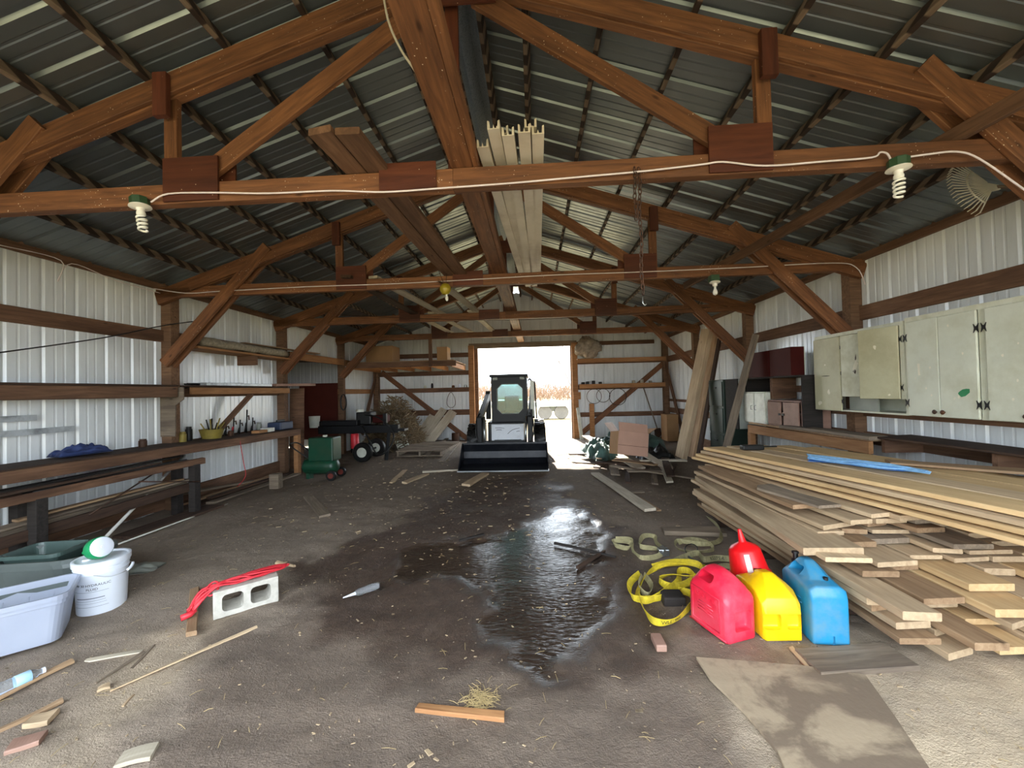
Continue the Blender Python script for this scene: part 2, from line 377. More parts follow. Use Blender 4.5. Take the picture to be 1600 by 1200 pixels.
# bracing boards in the back corners
for nm, a, b in (('corner_brace', (-4.33, YB-.06, 2.2), (-1.6, YB-.06, .02)), ('corner_brace', (4.45, YB-.06, 2.24), (1.85, YB-.06, .10))):
    beam(nm, a, b, .04, .15, M['truss'], wb, up=(1, 0, 1) if a[0] < 0 else (-1, 0, 1))
beam('corner_brace', (-W+.08, YB-.1, 2.15), (-W+.08, YB-1.2, .35), .04, .13, M['girt'], wl, up=(0, -1, 1))
beam('corner_brace', (W-.08, YB-.1, 2.25), (W-.08, YB-1.3, .35), .04, .13, M['girt'], wr, up=(0, -1, 1))
# door frame of the back doorway
dr = struct('door_1', (0, YB, 0))
for x in (DL-.09, DR+.09): boxat('door_post', (x-.085, YB-.16, 0), (x+.085, YB+.02, 2.95), M['orange'], dr, .006)
boxat('door_jamb', (DL-.01, YB-.02, 0), (DL+.10, YB+.14, DH), M['post'], dr, .004); boxat('door_jamb', (DR-.03, YB-.02, 0), (DR+.01, YB+.14, DH), M['post'], dr, .004)
boxat('door_header', (DL-.17, YB-.07, DH), (DR+.17, YB+.02, DH+.16), M['grey'], dr, .005)
# ---- posts along the walls
lab = {0: 'nearest', 1: 'second', 2: 'third', 3: 'fourth'}
for k, y in enumerate(YT):
    for s_ in (-1, 1):
        nm = boxat('wall_post', (s_*(W-.07)-.07, y, -.05), (s_*(W-.07)+.07, y+.14, 2.98), M['post'], None, .006)
        tag(nm, 'square brown wall post on the %s wall, under the %s truss from the front' % ('left' if s_ < 0 else 'right', lab[k]), 'post', 'wall posts under the trusses')
for s_ in (-1, 1):
    o = boxat('wall_corner_post', (s_*(W-.08)-.08, YB-.16, -.05), (s_*(W-.08)+.08, YB, 2.98), M['post'], None, .006)
    tag(o, 'square brown corner post at the %s end of the back wall' % ('left' if s_ < 0 else 'right'), 'post', 'corner posts')
# ---- trusses
def truss(y, label, first=None):
    t = thing('roof_truss', label, 'truss', (0, y, ZC), 'roof trusses'); yc = y-.042; T = M['truss']
    B = lambda n, a, b, h, th=.04, mat=T, dy=0: beam(n, (a[0], yc+dy, a[1]), (b[0], yc+dy, b[1]), th, h, mat, t, up=(0, 0, 1) if abs(b[0]-a[0]) > .02 else (1, 0, 0))
    B('bottom_chord', (-W+.01, ZC+.07), (-.02, ZC+.07), .14, .07); B('bottom_chord', (-.018, ZC+.072), (W-.01, ZC+.072), .14, .07)
    for s_ in (-1, 1):
        zt = lambda x: roof_z(x)-.103
        B('top_chord', (s_*(W-.01), zt(W-.01)), (s_*.02, zt(.02)), .188, .07)
        B('chord_ledger', (s_*(W-.5), zt(W-.5)-.035), (s_*.16, zt(.16)-.035), .10, .03, T, -.051)
        B('vertical_web', (s_*2.03, ZC+.1), (s_*2.03, roof_z(2.03)-.15), .095, .045)
        B('web_block', (s_*2.03, roof_z(2.03)-.36), (s_*2.03, roof_z(2.03)-.06), .10, .04, M['gusset'], -.087)
        B('diagonal_web', (s_*1.78, ZC+.22), (s_*.16, 4.20), .125, .04)
        boxat('gusset_plate', (s_*1.86-.2, yc-.052, ZC+.01), (s_*1.86+.2, yc-.037, ZC+.315), M['gusset'], t)
        boxat('gusset_plate', (s_*1.80-.2, yc+.037, ZC+.03), (s_*1.80+.2, yc+.052, ZC+.30), M['gusset'], t)
        k0 = (s_*4.43, 1.98); k1 = (s_*2.98, 3.49)
        B('knee_brace', k0, k1, .14, .04, T, -.058); B('knee_brace', k0, k1, .14, .04, T, .058)
    B('king_post', (-.02, ZC+.02), (-.02, 4.38), .09, .045, M['gusset'], .0585 if first else -.0585)
    boxat('gusset_plate', (-.52, yc-.052, ZC+.0), (-.13, yc-.037, ZC+.19), M['gusset'], t)
    boxat('ridge_gusset', (-.3, yc-.05, 4.12), (.3, yc-.037, 4.36), M['gusset'], t)
    return t
tl = ['nearest red-brown roof truss with two lamps and a white cable along it', 'second red-brown roof truss back, with a thin cable along its beam', 'third red-brown roof truss, between the tall side posts', 'farthest red-brown roof truss just before the doorway wall']
for k, y in enumerate(YT): truss(y, tl[k], True)
# ---- floor: trodden dirt with a wet patch and a puddle
def smooth(a, b, x): t = np.clip((x-a)/(b-a), 0, 1); return t*t*(3-2*t)
def poly_sd(P, X, Y):
    n = len(P); d = np.full(X.shape, 1e9); ins = np.zeros(X.shape, bool)
    for i in range(n):
        ax, ay = P[i]; bx, by = P[(i+1) % n]; ex, ey = bx-ax, by-ay
        t = np.clip(((X-ax)*ex+(Y-ay)*ey)/(ex*ex+ey*ey), 0, 1); d = np.minimum(d, np.hypot(X-ax-t*ex, Y-ay-t*ey))
        c = ((ay > Y) != (by > Y)) & (X < (bx-ax)*(Y-ay)/(by-ay+1e-12)+ax); ins ^= c
    return np.where(ins, -d, d)
def pxpoly(pts): return [tuple(onz(x, y)[:2]) for x, y in pts]
def vnoise(X, Y, s, seed):
    rs = np.random.RandomState(seed); G = rs.rand(257, 257); x = X*s+31.7; y = Y*s+77.3
    xi = np.floor(x).astype(int); yi = np.floor(y).astype(int); fx = x-xi; fy = y-yi; fx = fx*fx*(3-2*fx); fy = fy*fy*(3-2*fy)
    g = lambda a, b: G[a % 257, b % 257]
    return (g(xi, yi)*(1-fx)+g(xi+1, yi)*fx)*(1-fy)+(g(xi, yi+1)*(1-fx)+g(xi+1, yi+1)*fx)*fy
def fb(X, Y, s, seed, o=4): return sum((vnoise(X, Y, s*2**k, seed+k)-.5)*.55**k for k in range(o))
xs = np.arange(-4.7, 4.71, .04); ys = np.concatenate([np.arange(YF-.1, 7.0, .035), np.arange(7.0, 12.75, .06)])
X, Y = np.meshgrid(xs, ys)
wet = [(150, 1290), (235, 1130), (305, 1040), (330, 995), (425, 962), (455, 905), (520, 862), (600, 818), (690, 772), (760, 748), (840, 742), (905, 760), (940, 815), (1010, 850), (1080, 905), (1120, 960), (1200, 1015), (1240, 1035), (1110, 1040), (1130, 1130), (1240, 1300)]
pud = [(690, 848), (770, 840), (800, 815), (840, 802), (868, 784), (900, 796), (915, 828), (940, 862), (915, 885), (925, 925), (915, 985), (895, 1030), (850, 1050), (800, 1045), (790, 990), (800, 950), (770, 915), (700, 905), (640, 902), (622, 880), (640, 858)]
e = fb(X, Y, 2.2, 3)*.35 + fb(X, Y, 9, 5)*.10
sdw = poly_sd(pxpoly(wet), X, Y)+e; sdp = poly_sd(pxpoly(pud), X, Y)+e*.8
core = [(455, 905), (560, 832), (640, 800), (720, 765), (850, 742), (905, 760), (935, 810), (1000, 850), (1020, 900), (1000, 960), (970, 1010), (900, 1062), (760, 1072), (640, 1052), (560, 1000), (500, 955)]
sdc = poly_sd(pxpoly(core), X, Y)+e*1.3
wetm = (1-smooth(-.05, .06, sdw))*.5 + .5*(1-smooth(-.22, .22, sdc)); pudm = 1-smooth(-.10, .14, sdp)
far = smooth(5.0, 9.5, Y)
Z = fb(X, Y, 1.1, 11)*.03 + fb(X, Y, 6, 13)*.016 + fb(X, Y, 20, 17, 2)*.006*(1-.6*wetm); Z = Z*(1-.75*pudm)-.012*pudm
ny, nx = X.shape
vs = np.stack([X, Y, Z], -1).reshape(-1, 3); idx = np.arange(nx*ny).reshape(ny, nx)
fs = np.stack([idx[:-1, :-1], idx[:-1, 1:], idx[1:, 1:], idx[1:, :-1]], -1).reshape(-1, 4)
fm = bpy.data.meshes.new('floor'); fm.from_pydata(vs.tolist(), [], fs.tolist()); fm.polygons.foreach_set('use_smooth', [True]*len(fm.polygons))
sand = (1-smooth(-.3, .25, poly_sd(pxpoly([(1090, 1010), (1240, 1040), (1420, 1000), (1620, 960), (1900, 1200), (1700, 1500), (1150, 1500), (1200, 1200)]), X, Y)+e))
sand = np.maximum(sand, .6*(1-smooth(-.25, .2, poly_sd(pxpoly([(180, 1010), (330, 960), (330, 990), (300, 1050), (230, 1140), (150, 1290), (-60, 1290), (60, 1120)]), X, Y)+e)))
for nm, a in (('moist', wetm), ('puddle', pudm), ('sandy', sand), ('humus', smooth(3.2, 6.0, Y+e*3))):
    at = fm.attributes.new(nm, 'FLOAT', 'POINT'); at.data.foreach_set('value', a.reshape(-1).astype(np.float32))
def floor_h(x, y):
    i = int(np.clip(np.searchsorted(ys, y), 1, ny-1)); j = int(np.clip(np.searchsorted(xs, x), 1, nx-1)); return float(max(Z[i, j], Z[i-1, j-1]))
s = NT('trodden_dirt'); co = s.coord((1, 1, 1))
am = s.n('ShaderNodeAttribute', attribute_name='moist').outputs['Fac']; ap = s.n('ShaderNodeAttribute', attribute_name='puddle').outputs['Fac']
n1 = s.noise(co, 2.5, 6, .65); n2 = s.noise(co, 30, 6, .7); n3 = s.noise(co, 130, 3, .6)
dry = s.mix(n1, s2l((132, 119, 107)), s2l((164, 146, 127))); dry = s.mix(s.ramp(n2, [(.35, (0, 0, 0)), (.7, (1, 1, 1))]), s.mix(.35, dry, s2l((104, 94, 84))), dry)
moist = s.mix(s.ramp(n2, [(.3, (0, 0, 0)), (.7, (1, 1, 1))]), s2l((64, 50, 42)), s2l((92, 74, 61)))
spk = s.n('ShaderNodeTexVoronoi'); spk.inputs['Scale'].default_value = 26; s.l(co, spk.inputs['Vector'])
wn = s.n('ShaderNodeTexWhiteNoise'); s.l(spk.outputs['Color'], wn.inputs['Vector'])
sp = s.math('MULTIPLY', s.ramp(spk.outputs['Distance'], [(.09, (1, 1, 1)), (.14, (0, 0, 0))]), s.math('GREATER_THAN', wn.outputs['Value'], .86))
asd = s.n('ShaderNodeAttribute', attribute_name='sandy').outputs['Fac']; dry = s.mix(s.math('MULTIPLY', asd, s.ramp(n1, [(.3, (.4, .4, .4)), (.6, (1, 1, 1))])), dry, s2l((204, 184, 156)))
afd = s.n('ShaderNodeAttribute', attribute_name='humus').outputs['Fac']; dry = s.mix(s.math('MULTIPLY', afd, .8), dry, s.mix(n2, s2l((80, 66, 54)), s2l((122, 104, 84))))
c = s.mix(am, dry, moist); c = s.mix(s.math('MULTIPLY', sp, .8), c, s2l((190, 176, 156))); c = s.mix(s.math('MULTIPLY', ap, .75), c, s2l((46, 38, 33)))
rg = s.math('SUBTRACT', s.math('SUBTRACT', .92, s.math('MULTIPLY', am, s.math('MULTIPLY', s.ramp(n1, [(.35, (.3, .3, .3)), (.7, (1, 1, 1))]), .50))), s.math('MULTIPLY', ap, .68), True)
rip = s.n('ShaderNodeMapping'); c0 = s.n('ShaderNodeTexCoord'); rip.inputs['Scale'].default_value = (17, 38, 1); rip.inputs['Rotation'].default_value = (0, 0, .25); s.l(c0.outputs['Object'], rip.inputs[0])
rn = s.noise(rip.outputs[0], 1.0, 4, .6, .8)
h = s.mix(ap, s.math('ADD', s.math('MULTIPLY', s.mix(.4, n2, n3), .9), s.math('MULTIPLY', n1, .8)), s.math('MULTIPLY', rn, .17))
s.bump(h, .8, .025)
M['dirt'] = s.set(color=c, rough=s.math('MAXIMUM', rg, .06), spec=.5)
fm.materials.append(M['dirt'])
fl = mk('floor', fm); fl['kind'] = 'structure'
# ground outside
s = NT('dry_grass_ground'); co = s.coord((1, 1, 1)); n1 = s.noise(co, .5, 6, .6); n2 = s.noise(co, 14, 5, .7)
M['field'] = s.set(color=s.mix(s.mix(.5, n1, n2), s2l((128, 114, 80)), s2l((170, 154, 112))), rough=.95); s.bump(n2, .6, .03)
gx = [-90, -30, -9, -4.75, 4.75, 9, 30, 90]; gy = [-90, -30, -8, -.56, 12.7, 20, 40, 70, 130]
gv = []; gf = []
for b in gy:
    for a in gx: gv.append((a, b, -.03 + (.02 if 12 < b < 40 else 0)))
for j in range(len(gy)-1):
    for i in range(len(gx)-1):
        if not (gx[i] == -4.75 and gy[j] == -.56): gf.append((j*8+i, j*8+i+1, j*8+8+i+1, j*8+8+i))
g = mk('ground_outside', pydata('ground_outside', gv, gf, M['field'])); g['kind'] = 'structure'
# side room behind the left wall opening
an = struct('wall_annex', (-6.5, 8.8, 0))
wall_sheets(an, (-7.3, y3-1.2, 0), (0, 1, 0), (-1, 0, 0), 5.0, .02, 2.5, M['white'])
wall_sheets(an, (-7.3, y3-1.2, 0), (1, 0, 0), (0, -1, 0), 7.3-W, .02, 2.5, M['white']); wall_sheets(an, (-7.3, y3+3.8, 0), (1, 0, 0), (0, 1, 0), 7.3-W, .02, 2.5, M['white'])
boxat('annex_roof', (-7.4, y3-1.3, 2.5), (-W-.02, y3+3.9, 2.53), M['dark'], an); boxat('annex_floor', (-7.4, y3-1.3, -.05), (-4.68, y3+3.9, -.005), M['dirt'], an)
# ================================================================ right wall: shelves, cabinets
M['cream'] = plain('chipped_cream_paint', (214, 216, 198), .5, var=.06, scale=3, dirt=(184, 182, 152), dirt_amt=.55)
M['cream2'] = plain('yellowed_cream_paint', (192, 188, 156), .5, var=.07, scale=3, dirt=(160, 150, 114), dirt_amt=.5)
M['creamw'] = plain('scraped_white_paint', (220, 220, 200), .55, var=.06, scale=4, dirt=(180, 176, 140), dirt_amt=.7)
M['black'] = plain('black_metal', (28, 28, 28), .45, metal=.3); M['iron'] = plain('rusty_iron', (70, 52, 42), .6, metal=.5, dirt=(120, 72, 40))
M['greyp'] = plain('grey_painted_wood', (150, 154, 144), .6)
M['greensp'] = plain('green_spray_paint', (40, 134, 84), .5)
M['chip'] = plain('bare_paint_chip', (232, 226, 206), .7); M['scratch'] = plain('dark_scratch', (60, 52, 42), .8)
def cab_door(name, parent, y0, y1, z0, z1, x, mat, hinge_right=True, ang=0.0, t=.02):
    # door leaf on the cabinet face (faces -x); hinge at y0 (right) or y1 (left)
    hy = y0 if hinge_right else y1; w = y1-y0; sgn = 1 if hinge_right else -1
    Mx = Matrix.Translation((x, hy, z0)) @ Matrix.Rotation(sgn*ang, 4, 'Z') @ Matrix.Translation((-t/2, sgn*w/2, (z1-z0)/2))
    d = mk(name, rbox_mesh(t, w-.004, z1-z0, mat, .003, 1), Mx, parent); return d, Mx, w, z1-z0
def marks(parent, Mx, items):
    for nm, mat, poly in items:   # thin paint chips in door-local (y,z), on the -x face
        bm = bmesh.new(); bm.faces.new([bm.verts.new((-.0108, p[0], p[1])) for p in poly]); r = bmesh.ops.extrude_face_region(bm, geom=bm.faces[:])
        bmesh.ops.translate(bm, vec=(-.0006, 0, 0), verts=[v for v in r['geom'] if isinstance(v, bmesh.types.BMVert)])
        mk(nm, from_bm(nm, bm, mat), Mx, parent)
def blob(cy, cz, ry, rz, n=9, j=.35, rot=0.0):
    out = []
    for k in range(n):
        a = 2*math.pi*k/n; f = 1+R.uniform(-j, j); y, z = ry*f*math.cos(a), rz*f*math.sin(a)
        out.append((cy+y*math.cos(rot)-z*math.sin(rot), cz+y*math.sin(rot)+z*math.cos(rot)))
    return out
def hinge(parent, y, z, x, s_=.05):
    poly = [(-.5, -.5), (-.15, -.22), (.15, -.22), (.5, -.5), (.3, 0), (.5, .5), (.15, .22), (-.15, .22), (-.5, .5), (-.3, 0)]
    bm = bmesh.new(); bm.faces.new([bm.verts.new((0, a*s_*.8, b*s_*1.5)) for a, b in poly]); r = bmesh.ops.extrude_face_region(bm, geom=bm.faces[:])
    bmesh.ops.translate(bm, vec=(-.006, 0, 0), verts=[v for v in r['geom'] if isinstance(v, bmesh.types.BMVert)])
    mk('hinge', from_bm('hinge', bm, M['black']), Matrix.Translation((x, y, z)), parent)
def cab_knob(parent, y, z, x):
    prof = [(.0, .0), (.008, 0), (.007, .012), (.018, .014), (.021, .02), (.016, .026), (0, .03)]
    mk('knob', lathe_mesh(prof, M['iron'], 10), axis_frame((x, y, z), (-1, 0, 0)), parent)
def carcass(t, x0, x1, y0, y1, z0, z1, mat, shelf=True, th=.018):
    boxat('back_panel', (x1-.008, y0, z0), (x1, y1, z1), mat, t); boxat('side_panel', (x0, y0, z0), (x1, y0+th, z1), mat, t); boxat('side_panel', (x0, y1-th, z0), (x1, y1, z1), mat, t)
    boxat('top_panel', (x0, y0, z1-th), (x1, y1, z1), mat, t); boxat('bottom_panel', (x0, y0, z0), (x1, y1, z0+th), mat, t)
    if shelf: boxat('shelf', (x0+.02, y0+th, (z0+z1)/2), (x1, y1-th, (z0+z1)/2+.016), mat, t)
# wide cabinet, right edge out of view
t = thing('wall_cabinet', 'wide cream wall cabinet with a green paint smear on its door', 'cabinet', (4.36, 3.5, 1.17), 'cream wall cabinets')
X0 = 4.205; carcass(t, X0, 4.52, 2.80, 4.185, 1.165, 2.13, M['cream'])
boxat('face_frame', (X0-.012, 2.80, 2.085), (X0, 4.185, 2.13), M['creamw'], t); boxat('face_frame', (X0-.012, 3.46, 1.165), (X0, 3.525, 2.085), M['cream'], t); boxat('face_frame', (X0-.012, 4.155, 1.165), (X0, 4.185, 2.085), M['creamw'], t)
for (a, b, hr) in ((3.845, 4.155, False), (3.525, 3.842, True), (3.16, 3.46, False), (2.83, 3.157, True)):
    d, Mx, w, h = cab_door('door', t, a, b, 1.17, 2.083, X0-.013, M['cream'], hr, 0.0)
    ky = (a+.035) if not hr else (b-.035); cab_knob(d, ky, 1.215, X0-.034)
    hy = b+.004 if not hr else a-.004
    for hz in (1.29, 1.93): hinge(d, hy, hz, X0-.034, .05)
    it = [('paint_chip', M['chip'], blob(R.uniform(-w*.3, w*.3), R.uniform(-.3, .4), .008, .012)) for _ in range(4)]
    if (a, b) == (3.525, 3.842): it.append(('paint_smear', M['greensp'], blob(-.045, -.235, .055, .026, 12, .22, -.35)))
    if (a, b) == (3.845, 4.155): it += [('paint_chip', M['chip'], [(.02, .04), (.045, .045), (.04, -.07), (.018, -.07), (.022, -.03)])]
    marks(d, Mx, it)
# cabinet with two loose doors
t = thing('wall_cabinet', 'cream wall cabinet with scraped paint and two doors hanging ajar', 'cabinet', (4.36, 4.85, 1.16), 'cream wall cabinets')
carcass(t, X0, 4.52, 4.20, 5.47, 1.16, 2.11, M['cream']); boxat('face_frame', (X0-.012, 4.20, 2.07), (X0, 5.47, 2.11), M['creamw'], t)
boxat('face_frame', (X0-.012, 4.20, 1.32), (X0, 4.245, 2.07), M['creamw'], t); boxat('inner_panel', (X0+.05, 4.60, 1.175), (X0+.065, 5.0, 1.36), M['greyp'], t)
d, Mx, w, h = cab_door('door', t, 5.02, 5.465, 1.165, 2.065, X0-.013, M['cream2'], False)
for hz in (1.28, 1.62, 1.93): hinge(d, 5.012, hz, X0-.02, .045)
marks(d, Mx, [('scratch', M['scratch'], blob(.0, -.02, .075, .005, 8, .3)), ('paint_chip', M['chip'], blob(-.03, -.22, .02, .028)), ('paint_chip', M['chip'], blob(.02, .12, .012, .01)), ('paint_chip', M['chip'], blob(.13, -.36, .03, .03))])
d, Mx, w, h = cab_door('door', t, 4.62, 5.005, 1.34, 2.065, X0-.016, M['creamw'], False, -.13)
marks(d, Mx, [('paint_chip', M['chip'], blob(.0, -.0, .02, .08, 11, .4, .3)), ('scratch', M['scratch'], blob(.01, -.07, .02, .03, 7, .5)), ('scratch', M['scratch'], blob(-.005, .09, .008, .03, 7, .5))])
d, Mx, w, h = cab_door('door', t, 4.245, 4.63, 1.325, 2.07, X0-.016, M['cream2'], True, .26)
for hz in (1.44, 1.93): hinge(t, 4.235, hz, X0-.014, .045)
marks(d, Mx, [('paint_chip', M['chip'], blob(.02, .17, .015, .025)), ('paint_chip', M['chip'], blob(-.1, -.33, .012, .01))])
# boards along the right wall
def shelf_board(name, label, cat, p0, p1, w, t_, mat, grp=None, **k): return tag(plank(name, p0, p1, w, t_, mat, **k), label, cat, grp)
sh = thing('wall_shelf', 'long workbench shelf with a thick tan front rail on the right wall', 'shelf', (4.3, 5.8, .7))
plank('front_rail', (4.08, 6.93, .775), (4.08, 4.50, .80), .045, .135, M['orange'], sh, warp=.004); boxat('shelf_top', (4.08, 4.55, .86), (4.53, 6.95, .885), M['brown'], sh)
boxat('bracket', (4.06, 6.86, .0), (4.14, 6.95, .72), M['orange'], sh); boxat('bracket', (4.06, 4.55, .0), (4.14, 4.63, .72), M['girt'], sh)
shelf_board('loose_board', 'flat grey board lying on the bench below the cream cabinets', 'board', (4.06, 5.87, .906), (4.10, 4.42, .912), .22, .036, M['grey'])
lg = thing('wall_shelf', 'narrow brown shelf with thin top on the right wall, beyond the lumber stack', 'shelf', (4.4, 3.6, .8)); plank('shelf_top', (4.28, 4.50, .92), (4.28, 2.9, .92), .40, .02, M['dark'], lg)
boxat('bracket', (4.14, 3.38, .76), (4.52, 3.42, .91), M['girt'], lg); boxat('bracket', (4.14, 4.40, .76), (4.52, 4.44, .91), M['girt'], lg)
# small cabinets standing on the bench
M['offw'] = plain('off_white_paint', (220, 222, 208), .45, dirt=(170, 166, 150)); M['pinkbr'] = plain('faded_pink_brown_paint', (158, 124, 108), .6, dirt=(110, 80, 66)); M['maroon'] = plain('dark_maroon_panel', (64, 18, 15), .7, spec=.15)
t = thing('small_cabinet', 'small white two-door cabinet with thin handles on the bench', 'cabinet', (4.3, 6.78, .885))
carcass(t, 4.10, 4.48, 6.46, 7.08, .887, 1.39, M['offw'])
for a, b, s_ in ((6.47, 6.745, 1), (6.775, 7.07, -1)):
    d = boxat('door', (4.08, a, .90), (4.098, b, 1.37), M['offw'], t, .003, 1); yy = b-.04 if s_ > 0 else a+.04
    tube('handle', [(4.08, yy, 1.10), (4.055, yy, 1.105), (4.055, yy, 1.165), (4.08, yy, 1.17)], .004, M['black'], d, 6)
t = thing('small_cabinet', 'small faded pink-brown cabinet with dark latches on the bench', 'cabinet', (4.3, 6.0, .885))
carcass(t, 4.10, 4.48, 5.62, 6.40, .887, 1.27, M['pinkbr'])
for a, b in ((5.66, 6.0), (6.06, 6.38)):
    d = boxat('door', (4.08, a, .91), (4.098, b, 1.245), M['pinkbr'], t, .003, 1); boxat('latch', (4.068, 5.97 if a < 6 else 6.06, 1.05), (4.081, 6.02 if a < 6 else 6.10, 1.08), M['black'], d)
us = thing('wall_shelf', 'upper wall shelf carrying the two dark red boxes', 'shelf', (4.3, 6.3, 1.6)); boxat('shelf_top', (4.02, 5.55, 1.60), (4.53, 7.05, 1.622), M['char'], us)
boxat('divider', (4.05, 5.52, .89), (4.30, 5.54, 1.6), M['char'], us); boxat('divider', (4.15, 6.35, 1.28), (4.5, 6.42, 1.6), M['girt'], us)
boxat('rear_rail', (4.49, 5.55, 1.38), (4.525, 6.40, 1.48), M['girt'], us); boxat('divider', (4.1, 7.02, .89), (4.5, 7.05, 1.6), M['char'], us)
for a, b, l in ((6.25, 6.80, 'dark red open box on the upper shelf, beside the leaning old board'), (5.72, 6.21, 'dark red open box on the upper shelf, nearer the cream cabinets')):
    t = thing('storage_box', l, 'box', (4.3, (a+b)/2, 1.622), 'dark red boxes on the upper shelf')
    boxat('front_panel', (4.04, a, 1.625), (4.055, b, 2.02), M['maroon'], t); boxat('side_panel', (4.056, a, 1.625), (4.22, a+.012, 2.02), M['maroon'], t); boxat('side_panel', (4.056, b-.012, 1.625), (4.22, b, 2.02), M['offw'], t)
    boxat('bottom_panel', (4.056, a+.013, 1.625), (4.22, b-.013, 1.637), M['offw'], t); boxat('rear_panel', (4.22, a, 1.625), (4.23, b, 2.02), M['offw'], t)
t = thing('storage_box', 'tall dark grey bin beside the dark red boxes, behind the leaning old board', 'box', (4.3, 7.4, .89)); 
boxat('front_panel', (4.0, 7.12, .75), (4.02, 7.55, 1.62), M['char'], t); boxat('side_panel', (4.021, 7.12, .75), (4.46, 7.14, 1.62), M['greyp'], t); boxat('side_panel', (4.021, 7.53, .75), (4.46, 7.55, 1.62), M['char'], t); boxat('bottom_panel', (4.021, 7.141, .75), (4.46, 7.529, .77), M['char'], t)
M['dgreen'] = plain('dark_green_paint', (34, 52, 42), .5)
t = thing('filing_cabinet', 'dark green metal cabinet in the shade behind the leaning beams', 'cabinet', (4.2, 7.9, 0)); boxat('body', (3.99, 7.62, .06), (4.47, 8.22, 1.62), M['dgreen'], t, .01); 
for k in range(3): d = boxat('drawer', (3.975, 7.645, .12+k*.5), (3.99, 8.195, .58+k*.5), M['dgreen'], t, .004, 1); boxat('handle', (3.955, 7.86, .46+k*.5), (3.975, 7.98, .48+k*.5), M['black'], d)
boxat('plinth', (4.02, 7.65, 0), (4.45, 8.2, .06), M['black'], t)
# leaning timbers
def lean(name, label, p0, p1, w, th, mat, up=(-1, -.35, .1), grp='timbers leaning on the right wall', **k): return tag(plank(name, p0, p1, w, th, mat, None, up, **k), label, 'timber', grp)
lean('leaning_beam', 'thick pale sawn beam leaning against the right roof truss', (3.46, 8.40, .05), (4.02, 8.26, 2.66), .10, .27, M['dust'], up=(.3, -1, .2), warp=0)
lean('leaning_beam', 'second beam leaning close behind the thick pale one', (3.68, 8.52, .05), (4.18, 8.42, 2.60), .06, .30, M['brown'], up=(.3, -1, .2), warp=0)
lean('leaning_beam', 'dark narrow plank leaning beside the two pale beams', (3.86, 8.62, .03), (4.36, 8.62, 2.50), .05, .24, M['dark'], up=(.3, -1, .2), warp=0)
lean('leaning_board', 'crooked weathered grey board leaning past the small white cabinet', (3.62, 7.0, .03), (3.98, 6.45, 2.30), .16, .035, M['grey'], up=(-1, -.2, .4), rag=.25, warp=.03)
# ================================================================ lumber stack
def brd(label, p0, p1, w, th, mat, grp, **k): return tag(plank('lumber_board', p0, p1, w, th, mat, None, (0, 0, 1), **k), label, 'board', grp)
LG1, LG2, LG3 = 'boards low in the lumber stack', 'boards midway up the lumber stack', 'long boards on top of the lumber stack'
RL = random.Random(21)
LAYER = [0]
def row(z, xf, xn, yf, yn, x_end, mats, label, grp, jy=.12, wr=(.15, .27), th=.04, tilt=0.0):
    x = 0.0; nb = 0; LAYER[0] += 1
    while xf+x < x_end:
        w = RL.uniform(*wr); a = yf+RL.uniform(-jy, jy)*.6; b = yn+RL.uniform(-jy, jy)
        zz = z+RL.uniform(-.003, .003)
        mt_ = RL.choice(mats); tone = {'sawn_tan_lumber': 'tan', 'dusty_sawn_lumber': 'pale dusty', 'dusty_brown_lumber': 'brown', 'weathered_grey_timber': 'grey'}[mt_.name]; nb += 1
        brd('%s board, %s from the left in the %s layer up of the lumber stack' % (tone, ORD[nb-1], ORD[LAYER[0]-1]), (xf+x+w/2, a, zz), (xn+x+w/2+RL.uniform(-.02, .02), b, zz), w, th*RL.uniform(.72, 1.04), mt_, grp, seed=RL.randint(0, 9999), rag=RL.choice((.03, .03, .12, .2)), warp=.004, skew=RL.choice((.05, .1, .35)))
        x += w+RL.uniform(.008, .03)
mt = [M['dust'], M['dust'], M['brown'], M['tan']]
# bearers under the stack
for y in (2.75, 3.6, 4.4):
    o = beam('stack_bearer', (2.42, y, .03), (4.3, y, .03), .07, .05, M['dark']); tag(o, 'low timber bearer under the %s of the lumber stack' % {2.75: 'near end', 3.6: 'middle', 4.4: 'far end'}[y], 'timber', 'bearers under the lumber stack')
low = 'dusty sawn board in the lower layers of the lumber stack'; midl = 'dusty sawn board in the middle layers of the lumber stack'
z = .078; xoff = [(2.42, 2.56, 4.70, 2.18), (2.36, 2.40, 4.72, 2.30), (2.34, 2.42, 4.66, 2.24), (2.34, 2.38, 4.74, 2.30), (2.30, 2.34, 4.68, 2.36), (2.28, 2.33, 4.75, 2.30), (2.33, 2.40, 4.62, 2.46)]
for k, (xf, xn, yf, yn) in enumerate(xoff):
    row(z, xf, xn, yf, yn, 4.0, mt, low, LG1, .17, (.16, .29), .042); z += .048
zm = z
xoff = [(2.30, 2.34, 4.60, 2.66), (2.22, 2.20, 4.55, 2.62), (2.30, 2.36, 4.66, 2.70), (2.26, 2.40, 4.60, 2.80), (2.34, 2.56, 4.50, 2.80), (2.36, 2.66, 4.55, 2.74)]
for k, (xf, xn, yf, yn) in enumerate(xoff):
    row(z, xf, xn, yf, yn, 3.95, [M['dust'], M['brown'], M['dust'], M['grey']], midl, LG2, .16, (.14, .30), .034); z += .042
